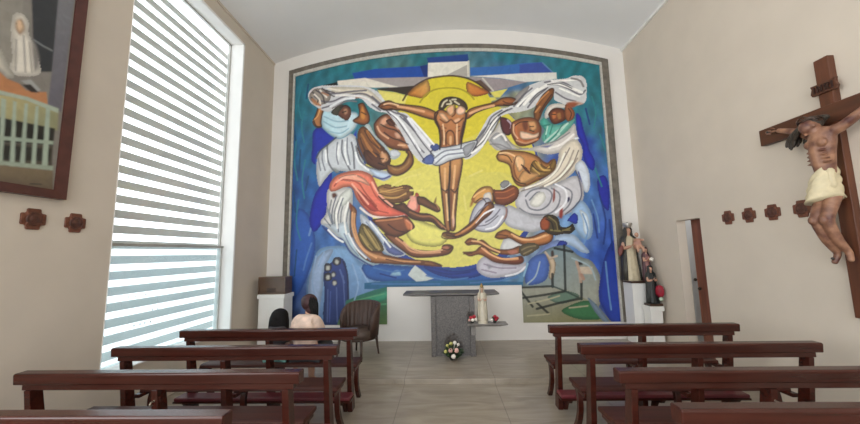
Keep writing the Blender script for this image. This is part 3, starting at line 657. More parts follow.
('P',(150,88,46),1,[95,187,100,195,113,200,120,198,127,194,143,186,161,186,179,193,194,196,199,187,193,176,176,171,155,170,137,176,122,185,111,184,102,184],((176,112,62),[139,170,147,193])),
('L',(80,42,26),0.9,1,[95,187,100,195,113,200,120,198,127,194,143,186,161,186,179,193,194,196,199,187,193,176,176,171,155,170,137,176,122,185,111,184,102,184,95,187]),
('L',(214,160,110),1.3,1,[129,188,146,181,168,182,190,189]),
('P',(78,66,42),1,[179,213,188,225,201,226,211,218,214,205,226,203,238,210,243,204,233,192,216,187,197,189,185,196],((52,40,28),[186,220,220,190])),
('P',(150,74,42),1,[179,216,188,222,195,212,192,200,181,198,177,206],None),
('L',(130,120,70),1.0,1,[196,198,215,196,232,201]),
('P',(156,96,54),1,[40,179,49,186,64,183,74,181,88,169,106,164,124,165,139,170,144,161,127,156,108,156,88,162,69,173,56,175,45,174],None),
('L',(84,44,28),0.8,1,[40,179,49,186,64,183,74,181,88,169,106,164,124,165,139,170,144,161,127,156,108,156,88,162,69,173,56,175,45,174,40,179]),
('P',(160,96,56),1,[36,161,48,161,59,163,67,170,76,170,86,160,102,151,120,147,140,152,144,143,134,138,112,139,91,143,75,153,63,157,48,154],((124,62,38),[93,160,98,139])),
('L',(84,44,28),0.8,1,[36,161,48,161,59,163,67,170,76,170,86,160,102,151,120,147,140,152,144,143,134,138,112,139,91,143,75,153,63,157,48,154,36,161]),
('L',(216,160,110),1.2,1,[74,166,88,155,109,147,134,147]),
('P',(88,76,54),1,[137,167,150,175,166,175,174,168,163,159,149,152,140,154],None),
('P',(176,110,90),1,[115,162,131,165,136,158,122,154],None),
('P',(150,180,212),1,[235,230,251,251,265,240,272,214,268,186,257,179,245,190,237,208],None),
('P',(206,220,230),1,[250,233,262,225,266,204,261,186,254,197,254,215],None),
('P',(30,52,160),1,[227,215,239,228,246,222,243,208,232,212],None),
('P',(170,190,214),1,[204,187,233,190,246,179,262,157,248,157,228,170,203,169],None),
('P',(120,140,190),1,[183,169,207,180,221,169,195,155,166,141,151,138],None),
('P',(36,56,150),1,[211,178,224,174,213,162,199,158],None),
('P',(112,132,138),1,[141,103,151,131,170,152,192,166,221,169,244,150,264,141,277,116,276,87,265,56,203,53,138,47],((150,152,140),[182,151,247,73])),
('P',(70,100,170),1,[152,141,174,155,189,148,182,109,146,103],None),
('L',(140,180,206),1.2,1,[151,138,143,117]),
('P',(150,150,136),0,[139,98,191,97,219,91,246,77,269,63,291,35,290,30,135,32],((132,128,92),[187,92,201,35])),
('P',(96,120,104),1,[183,79,215,89,239,80,207,67],None),
('P',(56,110,70),1,[206,55,228,67,252,72,269,63,274,42,250,39,226,43],None),
('P',(32,58,152),1,[272,80,281,125,290,153,306,178,321,184,311,35,291,35,279,56],None),
('P',(120,140,160),1,[253,77,266,66,281,46,287,35,277,36,262,56],None),
('P',(186,166,140),1,[184,157,191,148,198,148,201,137,198,119,192,109,187,116,190,134],None),
('L',(190,170,150),1.4,0,[184,158,191,148,204,151]),
('P',(60,44,36),1,[193,160,199,162,200,151,193,149],None),
('L',(20,24,26),1.8,0,[194,119,193,97]),
('L',(14,18,20),1.6,0,[218,170,215,91]),
('L',(14,18,20),1.7,0,[201,165,232,158]),
('L',(16,20,22),1.7,0,[244,106,242,75]),
('P',(198,182,162),0,[243,131,265,131,264,118,242,119],None),
('P',(40,36,34),1,[238,140,247,142,250,134,241,133],None),
('L',(180,150,130),1.9,0,[238,140,242,122,243,105]),
('L',(170,130,110),2.1,0,[245,117,248,110]),
('L',(24,30,28),1.4,0,[128,96,193,98]),
('L',(40,60,60),1.0,0,[193,98,215,89]),
('L',(22,28,26),1.5,0,[215,89,178,83,138,78]),
('L',(22,28,26),1.5,0,[242,76,204,69,163,59]),
('L',(40,60,54),1.0,0,[215,89,242,75]),
('L',(18,22,20),1.5,0,[136,91,156,63]),
('L',(18,22,20),1.5,0,[162,71,184,50]),
('L',(70,62,66),1.0,1,[-249,478,-237,467,-241,453]),
('L',(70,62,66),1.0,1,[-242,482,-229,471,-225,455]),
('L',(70,62,66),1.0,1,[-230,486,-218,475,-206,468]),
('L',(70,62,66),1.0,1,[-251,468,-243,459]),
('L',(70,62,66),1.0,1,[-222,481,-206,476]),
('L',(236,228,216),1.2,1,[-245,474,-235,463,-233,453]),
('L',(236,228,216),1.2,1,[-234,482,-221,467]),
('L',(236,228,216),1.2,1,[-218,485,-194,480]),
('L',(176,120,84),1.6,1,[-249,464,-241,455,-233,451]),
('L',(170,120,90),1.4,1,[-230,477,-218,471]),
('L',(150,110,86),1.2,1,[-170,463,-151,464,-131,455]),
('L',(236,232,228),1.6,1,[-202,470,-174,469,-147,464,-127,451]),
('L',(120,110,112),1.0,1,[-209,444,-182,457,-162,456]),
('L',(238,240,242),1.5,1,[-213,448,-186,461,-166,463]),
('L',(34,22,18),0.8,1,[-189,435,-182,437]),
('L',(34,22,18),0.8,1,[-194,445,-182,449,-174,442]),
('L',(34,22,18),0.8,1,[-152,434,-143,429]),
('L',(220,160,100),1.0,1,[-246,421,-238,429,-233,445]),
('L',(34,22,18),0.8,1,[-246,423,-240,409,-230,408]),
('L',(120,126,136),1.0,1,[-227,360,-227,341,-221,321]),
('L',(120,126,136),1.0,1,[-198,375,-200,352,-196,332]),
('L',(120,126,136),1.0,1,[-179,383,-179,359,-173,331]),
('L',(120,126,136),1.0,1,[-235,345,-230,321]),
('L',(244,246,246),1.4,1,[-221,360,-219,337]),
('L',(244,246,246),1.4,1,[-183,375,-183,351,-177,331]),
('L',(244,246,246),1.4,1,[-163,354,-156,335,-138,319]),
('L',(60,70,90),1.2,1,[-239,345,-231,360,-216,372,-201,385]),
('L',(60,70,90),1.0,1,[-162,382,-154,358,-142,332]),
('L',(70,40,26),0.9,1,[-154,382,-146,358,-131,338]),
('L',(70,40,26),0.9,1,[-146,397,-135,377,-119,361]),
('L',(70,40,26),0.9,1,[-137,395,-123,377,-108,361]),
('L',(70,40,26),0.9,1,[-150,370,-138,346]),
('L',(176,116,60),0.9,1,[-148,385,-139,363,-123,345]),
('L',(176,116,60),0.9,1,[-141,397,-127,377]),
('L',(176,116,60),0.9,1,[-131,381,-116,363]),
('L',(34,22,18),0.9,1,[-116,341,-104,339]),
('L',(34,22,18),0.9,1,[-119,332,-108,327]),
('L',(210,160,120),1.3,1,[-112,353,-106,341,-110,335]),
('L',(34,22,18),1.0,1,[-114,408,-100,400,-85,395,-73,383]),
('L',(34,22,18),0.9,1,[-108,392,-92,380,-77,375,-62,367]),
('L',(222,170,130),1.3,1,[-121,404,-115,392,-100,380]),
('L',(34,22,18),0.8,1,[-96,416,-88,407]),
('L',(226,180,140),1.1,1,[-81,366,-68,365]),
('L',(60,58,74),0.9,1,[-104,436,-85,419,-66,391,-47,359,-32,335]),
('L',(60,58,74),0.9,1,[-77,423,-54,398,-32,366,-13,342]),
('L',(250,250,252),1.2,1,[-96,432,-77,415,-58,386,-39,354]),
('L',(250,250,252),1.2,1,[-56,418,-31,388,-13,365]),
('L',(52,50,60),0.8,1,[62,353,82,370,98,395,115,416]),
('L',(52,50,60),0.8,1,[94,401,110,418,129,429]),
('L',(52,50,60),0.8,1,[171,442,187,459,207,470]),
('L',(52,50,60),0.8,1,[207,476,230,478,252,467]),
('L',(248,246,240),1.3,1,[58,346,78,360,95,387]),
('L',(248,246,240),1.3,1,[148,435,168,454,188,469]),
('L',(248,246,240),1.3,1,[229,468,247,459,265,450]),
('L',(248,246,240),1.3,1,[215,483,242,483,268,484]),
('L',(120,114,112),1.5,1,[253,487,268,482,274,470]),
('L',(150,140,136),1.3,1,[141,441,153,454]),
('L',(110,64,36),0.8,1,[3,400,11,396]),
('L',(110,64,36),0.8,1,[3,392,9,390]),
('L',(110,64,36),0.8,1,[30,397,37,399]),
('L',(110,64,36),0.8,1,[30,389,37,391]),
('L',(34,22,18),1.0,1,[-4,428,-8,416,-3,396,-1,373,-2,355]),
('L',(34,22,18),0.9,1,[50,424,47,407,41,383,38,356]),
('L',(34,22,18),0.9,1,[16,322,14,284,13,246,14,209]),
('L',(236,196,150),1.0,1,[5,404,7,384,6,365]),
('L',(236,196,150),1.0,1,[32,403,31,383,31,364]),
('L',(34,22,18),0.8,1,[-1,280,6,275,12,278]),
('L',(34,22,18),0.8,1,[17,278,24,272,30,280]),
('L',(236,196,140),1.1,1,[8,269,9,246,10,220]),
('L',(236,196,140),1.1,1,[24,268,21,246,19,224]),
('L',(34,22,18),0.9,1,[-113,440,-104,437,-92,439]),
('L',(34,22,18),0.8,1,[122,439,133,437,145,443]),
('L',(240,200,160),1.0,1,[-108,448,-96,450,-80,445]),
('L',(176,70,58),1.0,1,[-203,290,-192,301,-169,300,-154,292]),
('L',(176,70,58),0.9,1,[-135,292,-123,268,-101,247]),
('L',(176,70,58),0.9,1,[-146,261,-127,244,-101,236]),
('L',(250,180,152),1.3,1,[-199,297,-184,306,-161,308]),
('L',(250,180,152),1.3,1,[-131,295,-118,272,-93,249]),
('L',(250,180,152),1.3,1,[-169,293,-153,273,-138,254]),
('L',(84,54,30),0.8,1,[-118,274,-101,268,-78,269,-59,278]),
('L',(84,54,30),0.8,1,[-108,285,-89,281,-67,282]),
('L',(84,54,30),0.8,1,[-110,262,-89,260,-74,262]),
('L',(206,160,92),0.8,1,[-116,276,-97,279,-74,284]),
('L',(206,160,92),0.8,1,[-108,266,-86,264,-67,273]),
('L',(170,116,76),0.7,1,[-3,213,6,204]),
('L',(170,116,76),0.7,1,[-8,217,-1,208]),
('L',(170,116,76),0.7,1,[-11,251,-6,241]),
('L',(200,130,84),1.1,1,[-123,222,-101,223,-75,226]),
('L',(60,30,22),0.9,1,[-101,215,-86,204,-71,200]),
('L',(226,150,110),1.0,1,[-67,222,-58,214,-58,205]),
('L',(226,176,130),1.0,1,[-72,182,-57,169,-31,163,-2,166]),
('L',(60,30,20),0.8,1,[-2,168,9,166,16,171]),
('L',(90,96,110),0.9,1,[-199,270,-206,244,-206,218]),
('L',(90,96,110),0.8,1,[-186,266,-195,236,-194,203]),
('L',(90,96,110),0.8,1,[-172,243,-172,217,-164,187]),
('L',(90,96,110),0.8,1,[-221,229,-209,214]),
('L',(246,244,238),1.3,1,[-189,268,-198,240,-196,210]),
('L',(246,244,238),1.3,1,[-176,258,-183,228,-179,199]),
('L',(120,134,160),0.9,1,[-168,191,-153,169,-134,150]),
('L',(120,134,160),0.9,1,[-183,199,-171,176,-156,158]),
('L',(120,134,160),0.9,1,[-142,220,-123,197,-105,171]),
('L',(244,246,248),1.2,1,[-175,199,-160,172,-142,154]),
('L',(244,246,248),1.2,1,[-134,220,-116,197,-97,173]),
('L',(70,58,34),0.7,1,[-149,209,-138,187,-123,168]),
('L',(70,58,34),0.7,1,[-142,213,-127,194,-114,172]),
('L',(70,58,34),0.7,1,[-131,201,-118,183]),
('L',(186,160,96),0.7,1,[-146,211,-132,190,-118,168]),
('L',(186,160,96),0.7,1,[-153,198,-142,179,-131,168]),
('L',(224,170,120),1.1,1,[-168,239,-168,213,-160,187,-145,167,-123,154]),
('L',(90,48,32),0.8,1,[-105,151,-72,144,-35,143]),
('L',(100,60,40),0.7,1,[-24,145,-14,139]),
('L',(34,22,18),0.7,1,[139,395,151,403,166,404]),
('L',(34,22,18),0.7,1,[169,394,176,394]),
('L',(34,22,18),0.7,1,[168,387,176,384]),
('L',(196,134,80),1.0,1,[184,437,194,449,208,462]),
('L',(196,134,80),1.0,1,[181,422,190,433]),
('L',(60,32,22),0.8,1,[189,421,199,437,213,456]),
('L',(200,150,110),1.1,1,[143,368,160,362,180,369]),
('L',(226,180,140),1.0,1,[139,399,138,384,145,372]),
('L',(40,120,108),0.8,1,[189,398,198,386,197,370]),
('L',(40,120,108),0.8,1,[212,397,205,378]),
('L',(40,120,108),0.8,1,[230,396,216,377,200,362]),
('L',(180,222,206),0.9,1,[202,393,198,378]),
('L',(180,222,206),0.9,1,[238,396,220,377]),
('L',(34,22,18),0.7,1,[211,417,218,416]),
('L',(34,22,18),0.7,1,[243,427,248,417,244,406]),
('L',(130,126,130),0.9,1,[93,362,111,361,133,351,163,352]),
('L',(130,126,130),0.9,1,[120,381,134,361,152,352]),
('L',(130,126,130),0.9,1,[195,359,219,366,242,380]),
('L',(246,242,236),1.4,1,[101,373,116,381,123,369]),
('L',(246,242,236),1.4,1,[203,351,226,358,249,376]),
('L',(34,22,18),0.8,1,[110,342,125,338,132,326]),
('L',(34,22,18),0.8,1,[131,299,141,288,155,284]),
('L',(34,22,18),0.8,1,[168,321,179,309,193,305]),
('L',(96,66,34),0.7,1,[174,323,182,309,197,305]),
('L',(96,66,34),0.7,1,[184,328,192,313,205,312]),
('L',(96,66,34),0.7,1,[201,320,204,309]),
('L',(206,170,96),0.8,1,[180,325,188,311,201,309]),
('L',(206,170,96),0.8,1,[170,314,182,302]),
('L',(240,200,150),1.1,1,[110,344,125,344,140,335,143,318]),
('L',(110,60,34),0.9,1,[140,337,135,318,138,299,145,290]),
('L',(120,108,98),0.8,1,[147,271,177,281,204,297,224,323,240,350]),
('L',(120,108,98),0.8,1,[181,276,214,290,241,315,256,345]),
('L',(250,244,230),1.3,1,[155,276,189,288,213,308,230,340]),
('L',(250,244,230),1.3,1,[190,279,218,295,244,325]),
('L',(80,80,100),0.9,1,[248,307,254,285,255,259,243,241,224,226]),
('L',(240,240,244),1.3,1,[210,282,227,271,226,248,207,230]),
('L',(176,100,58),0.9,1,[100,270,115,270,133,277]),
('L',(176,100,58),0.9,1,[101,259,118,259,133,266]),
('L',(34,22,18),0.8,1,[94,268,96,255,92,248]),
('L',(240,190,120),1.1,1,[59,262,67,269,80,276]),
('L',(34,22,18),0.7,1,[63,254,74,260,81,252]),
('L',(110,104,120),0.8,1,[58,223,69,237,84,248]),
('L',(110,104,120),0.8,1,[65,208,83,211,102,226]),
('L',(246,244,248),1.2,1,[61,215,76,230,95,239]),
('L',(246,244,248),1.2,1,[79,202,97,207,111,225]),
('L',(34,22,18),0.7,1,[6,193,20,190,35,192]),
('L',(206,140,84),0.9,1,[76,234,57,212,35,198]),
('L',(236,184,130),1.0,1,[125,192,143,183,164,182,186,189]),
('L',(80,42,26),0.8,1,[97,191,107,191,118,189]),
('L',(24,20,16),0.8,1,[188,218,198,212,201,198]),
('L',(24,20,16),0.8,1,[201,221,207,209,215,196]),
('L',(24,20,16),0.8,1,[212,201,224,194,237,204]),
('L',(126,112,70),0.8,1,[194,222,206,212,208,198]),
('L',(126,112,70),0.8,1,[217,197,230,197]),
('L',(236,184,130),1.0,1,[53,181,67,179,85,168,102,160]),
('L',(80,40,24),0.8,1,[42,176,53,179]),
('L',(80,40,24),0.8,1,[37,158,52,159]),
('L',(238,180,130),0.9,1,[70,168,84,157,105,148,134,149]),
('L',(140,124,90),0.8,1,[142,163,153,168,167,170]),
('L',(140,124,90),0.8,1,[145,156,160,163]),
('L',(140,128,146),0.9,1,[73,139,98,132,130,131]),
('L',(140,128,146),0.9,1,[69,129,94,123]),
('L',(44,124,140),1.1,1,[-273,483,-277,454,-270,426]),
('L',(44,124,140),1.1,1,[-264,442,-269,410,-263,377]),
('L',(44,124,140),1.1,1,[-278,382,-281,342,-274,303]),
('L',(44,124,140),1.1,1,[-260,342,-265,303,-260,268]),
('L',(44,124,140),1.0,1,[-271,265,-274,223,-265,189]),
('L',(18,70,110),1.2,1,[-258,495,-261,466]),
('L',(18,70,110),1.2,1,[-286,422,-280,382]),
('L',(18,70,110),1.2,1,[-270,362,-271,322]),
('L',(18,70,110),1.2,1,[-253,310,-258,283]),
('L',(18,70,110),1.1,1,[-281,284,-276,242]),
('L',(18,70,110),1.1,1,[-272,171,-275,124]),
('L',(42,128,134),1.0,1,[288,449,293,418,287,387]),
('L',(42,128,134),1.0,1,[307,464,312,425,305,386]),
('L',(42,128,134),1.0,1,[297,375,305,344]),
('L',(42,128,134),1.0,1,[284,310,293,276]),
('L',(20,50,120),1.2,1,[275,426,280,395]),
('L',(20,50,120),1.2,1,[315,417,315,370]),
('L',(20,50,120),1.2,1,[288,258,295,214,288,171]),
('L',(20,50,120),1.1,1,[274,225,278,182]),
('L',(20,50,120),1.1,1,[302,214,303,160]),
('L',(104,146,194),1.0,1,[255,226,262,196,253,172]),
('L',(104,146,194),1.0,1,[273,251,281,221,282,192]),
('L',(104,146,194),1.0,1,[289,139,290,90,292,56]),
('L',(70,116,170),0.9,1,[-127,136,-94,128,-72,131]),
('L',(70,116,170),0.9,1,[-32,120,4,112,43,115]),
('L',(70,116,170),0.9,1,[-131,107,-80,106,-7,105]),
('L',(70,116,170),0.9,1,[47,106,100,109,132,115]),
('L',(24,44,110),0.9,1,[-116,125,-87,117]),
('L',(24,44,110),0.9,1,[-25,130,11,122,47,125]),
('L',(142,168,202),1.0,1,[-235,159,-241,116,-233,73]),
('L',(142,168,202),1.0,1,[-220,166,-230,141]),
('L',(142,168,202),1.0,1,[-167,143,-156,107,-163,79]),
('L',(142,168,202),1.0,1,[-153,136,-138,111]),
('L',(84,100,150),0.8,1,[-212,98,-212,41]),
('L',(84,100,150),0.8,1,[-196,101,-194,41]),
('L',(84,100,150),0.8,1,[-184,122,-179,48]),
('L',(96,160,120),0.9,1,[-167,76,-141,82,-109,89]),
('L',(96,160,120),0.9,1,[-170,58,-138,68,-105,71]),
('L',(160,180,190),0.9,1,[173,141,164,116,149,103]),
('L',(160,180,190),0.9,1,[230,147,260,132,269,108]),
('L',(176,170,140),0.9,1,[148,68,179,74,204,81]),
('L',(176,170,140),0.9,1,[146,47,185,50]),
('L',(176,170,140),0.9,1,[220,60,252,63]),
('L',(226,215,120),1.3,1,[-93,287,-70,301,-40,308]),
('L',(226,215,120),1.3,1,[53,302,76,312]),
('L',(226,215,120),1.3,1,[-42,185,-13,184]),
('L',(226,215,120),1.3,1,[64,183,89,193]),
('L',(226,215,120),1.3,1,[-59,278,-33,277]),
('L',(226,215,120),1.3,1,[41,264,44,238])]
MURAL_BG = [
(-306,568,(36,108,116)),
(-175,562,(30,116,120)),
(-16,555,(30,108,118)),
(138,548,(28,108,124)),
(253,543,(24,112,122)),
(356,539,(26,105,112)),
(-304,505,(34,108,128)),
(-174,499,(34,112,128)),
(-17,493,(60,110,120)),
(135,487,(50,100,150)),
(249,482,(22,112,124)),
(351,478,(26,108,116)),
(-302,443,(30,112,128)),
(-173,438,(30,112,120)),
(-18,432,(150,150,90)),
(132,427,(150,150,110)),
(244,423,(26,112,128)),
(346,419,(40,116,116)),
(-299,362,(28,92,140)),
(-231,360,(30,100,140)),
(-20,353,(190,180,80)),
(129,349,(150,150,110)),
(248,345,(28,60,160)),
(339,342,(46,112,130)),
(-296,284,(32,76,140)),
(-229,282,(36,92,160)),
(-21,277,(200,190,80)),
(125,273,(150,150,120)),
(243,270,(70,120,180)),
(288,268,(58,100,170)),
(333,267,(70,110,165)),
(-294,208,(40,84,146)),
(-209,206,(56,100,165)),
(-23,202,(180,180,90)),
(122,199,(170,170,150)),
(238,196,(120,160,200)),
(282,195,(56,92,178)),
(326,195,(52,84,172)),
(-292,153,(44,84,158)),
(-208,151,(70,112,170)),
(-24,148,(70,110,150)),
(119,145,(110,140,170)),
(234,143,(80,120,180)),
(278,142,(42,80,170)),
(322,141,(40,72,165)),
(-290,98,(40,66,128)),
(-207,97,(110,140,180)),
(-25,94,(50,104,140)),
(117,92,(60,110,145)),
(231,90,(110,130,150)),
(274,90,(50,80,160)),
(317,89,(36,64,150)),
(-288,27,(36,56,104)),
(-206,27,(80,104,140)),
(-26,25,(50,100,130)),
(113,23,(70,110,130)),
(226,22,(110,130,110)),
(269,22,(60,80,130)),
(311,21,(36,60,140))]
ICON = [
('P',(108,104,98),0,[151,336,261,450,267,216,164,212],None),
('P',(118,114,106),0,[186,344,230,365,232,308,192,292],None),
('P',(40,42,45),0,[234,377,254,386,254,366,254,319,242,312,238,346],None),
('L',(100,104,104),0.6,0,[240,338,246,337,252,337]),
('P',(98,98,102),0,[252,389,264,398,264,288,254,289,254,319],((84,82,90),[252,383,257,295])),
('P',(178,173,163),1,[225,346,227,352,231,354,235,350,236,341,239,336,243,327,246,312,229,303,228,317,226,329],None),
('L',(132,128,120),0.4,1,[229,331,231,307]),
('L',(132,128,120),0.4,1,[233,337,237,309]),
('L',(132,128,120),0.4,1,[237,334,241,311]),
('P',(108,104,100),1,[237,339,242,336,246,324,245,314,241,313],None),
('P',(120,96,74),1,[226,344,228,349,231,351,234,346,234,340,231,335,227,338],None),
('P',(176,150,122),1,[227,344,228,348,231,348,233,343,231,338,229,338],None),
('P',(60,50,44),1,[227,343,228,345,228,343,227,343],None),
('P',(60,50,44),1,[230,344,231,346,231,345,230,344],None),
('P',(150,90,76),1,[229,339,231,340,231,339,230,339],None),
('P',(154,150,140),1,[204,307,219,319,223,315,227,308,231,302,226,298,221,301,205,297],None),
('P',(90,66,50),1,[217,321,220,322,221,318,219,314],None),
('P',(152,104,70),0,[192,292,221,302,227,298,234,298,239,295,248,298,252,300,254,289,240,289,193,279],None),
('P',(130,130,128),0,[235,301,241,305,248,300,245,296],None),
('P',(36,30,28),0,[236,298,241,301,247,297,242,295],None),
('P',(150,140,100),0,[194,272,240,290,262,288,263,271,195,258],((120,120,92),[223,283,242,265])),
('P',(26,26,24),0,[195,258,224,267,261,272,261,257,197,241],None),
('P',(60,56,48),0,[197,241,261,257,262,238,199,227],None),
('P',(30,30,28),0,[197,240,260,254,260,243,198,230],None),
('P',(138,148,134),0,[194,275,222,287,240,290,262,290,262,286,240,287,222,284,194,272],None),
('P',(134,146,132),0,[199,270,200,270,204,223,202,223],None),
('P',(134,146,132),0,[203,272,205,272,209,225,207,224],None),
('P',(134,146,132),0,[209,275,211,275,214,226,212,225],None),
('P',(134,146,132),0,[214,277,216,277,220,227,217,227],None),
('P',(134,146,132),0,[219,280,222,280,225,229,223,228],None),
('P',(134,146,132),0,[225,282,228,282,231,230,229,229],None),
('P',(134,146,132),0,[232,283,234,283,238,232,235,231],None),
('P',(134,146,132),0,[239,284,241,285,244,234,241,233],None),
('P',(134,146,132),0,[246,285,248,286,251,235,248,234],None),
('P',(134,146,132),0,[253,287,256,287,259,237,255,236],None),
('P',(128,140,126),0,[197,247,261,261,261,258,197,244],None),
('P',(124,134,120),0,[198,230,227,235,263,240,263,236,228,232,199,227],None),
('P',(98,86,68),0,[199,227,228,232,263,236,265,215,200,210],((76,66,56),[239,232,241,214])),
('L',(50,44,38),0.3,0,[249,222,256,223])]
def arch(x): return 5.65 - .046*(x-.1)**2
MI0, MI1, NB0, NB1, MB0, MB1 = -2.87, 3.10, -1.035, 1.385, .355, 1.01
mural = thing('mural', 'large arched painted mural of a crucified man and flying figures on a yellow disc', 'mural', ((MI0+MI1)/2, D, MB0))
mo = Vector(mural.location); V = []; F = []; st = .0115
for x0, x1, z0 in ((MI0, NB0, MB0), (NB0, NB1, MB1), (NB1, MI1, MB0)):
    nx = int((x1-x0)/st); nz = int((5.6-z0)/st); X = np.linspace(x0, x1, nx+1); k = np.linspace(0, 1, nz+1)
    top = arch(X)-.06; G = np.stack([np.repeat(X[:, None], nz+1, 1), np.full((nx+1, nz+1), D-.012), z0+(top-z0)[:, None]*k[None]], -1)
    n0 = len(V); V += list(G.reshape(-1, 3)); i = np.arange(nx)[:, None]*(nz+1)+np.arange(nz)[None]; i = (i+n0).ravel(); F.append(np.stack([i, i+nz+1, i+nz+2, i+1], 1))
V = np.array(V); F = np.concatenate(F); P = V[:, [0, 2]]*100
bgp = np.array([(x, z) for x, z, c in MURAL_BG], float); bgc = srgb([c for x, z, c in MURAL_BG]); base = np.zeros((len(P), 3)); wsum = np.zeros(len(P))
wob = 6*np.sin(P[:, 0]*.11+P[:, 1]*.07) + 5*np.sin(P[:, 1]*.19-P[:, 0]*.05)
for q, c in zip(bgp, bgc):
    wgt = 1/((P[:, 0]+wob-q[0])**2+(P[:, 1]+wob-q[1])**2+120)**1.6; base += wgt[:, None]*c; wsum += wgt
base /= wsum[:, None]; br = 1+.26*np.sin(P[:, 0]*.23+2*np.sin(P[:, 1]*.043))*np.sin(P[:, 1]*.09+1.5*np.sin(P[:, 0]*.06)); base *= br[:, None]
C = np.clip(paint(P, base, MURAL)*PK, .004, .93)
mesh_arrays('painting', V - np.array(mo), F, paint_material('mural_paint', .5), C, mural)
def mural_part(b, name, m, **k):
    o = b.build(name, m, None, **k); o.data.transform(Matrix.Translation(-mo)); o.parent = mural; return o
b = MB(); N = 48; xo0, xo1 = -2.95, 3.215
xa = [xo0+(xo1-xo0)*i/N for i in range(N+1)]; xi = [MI0+(MI1-MI0)*i/N for i in range(N+1)]
b.rings([[(p, D-.001, arch(p)), (p, D-.06, arch(p)), (q, D-.045, arch(q)-.085), (q, D-.001, arch(q)-.085)] for p, q in zip(xa, xi)])
for a0, a1 in ((xo0, MI0), (MI1, xo1)):
    d0, d1 = (.06, .045) if a0 == xo0 else (.045, .06)
    z0 = arch(a0)-(.085 if a0 == MI1 else 0); z1 = arch(a1)-(.085 if a1 == MI0 else 0)
    b.hexa([(a0, D-d0, MB0), (a1, D-d1, MB0), (a1, D-.001, MB0), (a0, D-.001, MB0), (a0, D-d0, z0), (a1, D-d1, z1), (a1, D-.001, z1), (a0, D-.001, z0)])
mural_part(b, 'frame', STONEF)
b = MB(); xi2 = [MI0+.035+(MI1-MI0-.07)*i/N for i in range(N+1)]
b.rings([[(p, D-.013, arch(p)-.084), (p, D-.052, arch(p)-.084), (q, D-.03, arch(q)-.135), (q, D-.013, arch(q)-.135)] for p, q in zip(xi, xi2)])
for a0, a1 in ((MI0-.004, MI0+.035), (MI1-.035, MI1+.004)):
    b.box(a0, a1, D-.045, D-.013, MB0, arch((a0+a1)/2)-.10)
mural_part(b, 'inner_molding', STONEL)

# ------------------------------------------------------------------ pews
def make_pew():
    t = thing('pew', 'pew', 'pew', group='wooden pews')
    hl = .943
    prof = [(-.04, .775), (-.046, .84), (-.038, .85), (.034, .85), (.042, .842), (.04, .765)]
    b = MB(); b.prism(prof, 'x', -hl, hl); b.build('back_rail', WOOD, t, bevel=.006)
    b = MB(); b.box(-.90, .90, -.022, .03, .735, .778); b.build('apron', WOOD, t, bevel=.003)
    for x in (-.85, 0, .85):
        b = MB(); b.hexa([(x-.025, .055, 0), (x+.025, .055, 0), (x+.025, .165, 0), (x-.025, .165, 0), (x-.021, -.034, .737), (x+.021, -.034, .737), (x+.021, .045, .737), (x-.021, .045, .737)])
        pb = b.build('post', WOOD, t, bevel=.004)
        if x < .5:
            b = MB(); q = [(x, -.018, .665), (x, -.05, .665), (x, -.058, .655), (x, -.05, .645), (x, -.036, .643)]; b.tube(q, .005, 8); b.ball((x, -.016, .667), .012, 10, 6); b.build('hook', STEEL, pb, smooth=True)
    b = MB(); b.prism([(.20, .395), (.205, .425), (.24, .432), (.47, .425), (.475, .40), (.46, .392)], 'x', -.88, .88); b.build('seat', SEATW, t, bevel=.005)
    for x in (-.85, 0, .85):
        b = MB(); A = catmull([(.31, .40), (.285, .30), (.29, .20), (.335, .09), (.40, .0)], False); B = catmull([(.36, .40), (.33, .30), (.335, .21), (.385, .10), (.46, .0)], False)
        b.rings([[(x-.022, a[0], a[1]), (x+.022, a[0], a[1]), (x+.022, c[0], c[1]), (x-.022, c[0], c[1])] for a, c in zip(A, B)]); b.box(x-.025, x+.025, .14, .42, .368, .4)
        b.build('leg', WOOD, t, bevel=.003)
    b = MB(); b.box(-.90, .90, -.125, .03, .16, .178); kn = b.build('kneeler', WOOD, t, bevel=.003)
    b = MB(); b.box(-.895, .895, -.123, .028, .177, .212); b.build('cushion', RED, kn, bevel=.012)
    for x in (-.80, .09, .80):
        b = MB(); b.prism([(.06, 0), (.10, 0), (.07, .10), (.07, .161), (-.11, .161), (-.08, .12), (.0, .10)], 'x', x-.02, x+.02); b.build('kneeler_bracket', WOOD, t, bevel=.003)
    return t
pew0 = make_pew(); pcount = [0]
for side, rows in (('right', ((2.008, 3.63, .995), (2.038, 2.92, 1.0), (2.035, 2.315, 1.0), (2.065, 1.80, 1.0))), ('left', ((-1.85, 3.59, 1.0), (-1.90, 2.95, 1.045), (-1.96, 2.335, 1.05), (-2.03, 1.735, 1.0)))):
    nm = {'right': ('dark brown pew nearest the pedestals and doorway on the right side', 'dark brown pew second from the altar on the right side',
                    'dark brown pew third from the altar on the right, below the crucifix', 'dark brown pew cut off by the bottom right photo edge'),
          'left': ('dark brown pew on the left with the woman and child sitting in it', 'dark brown pew directly behind the seated woman and child',
                   'dark brown pew third from the altar on the left, its end near the medallion wall', 'dark brown pew cut off by the bottom left photo edge')}[side]
    for (x, y, wd), lb in zip(rows, nm):
        if pcount[0] == 0: pew0.location = (x, y, 0); pew0['label'] = lb; pw = pew0
        else: pw = dup(pew0, (x, y, 0), lb)
        pw.scale = (wd, 1, 1)
        if side == 'right':                      # no hook on the aisle post
            for c in kids(pw):
                if c.name.startswith('post') and min(v.co.x for v in c.data.vertices) < -.5:
                    for h in kids(c): bpy.data.objects.remove(h)
        pcount[0] += 1

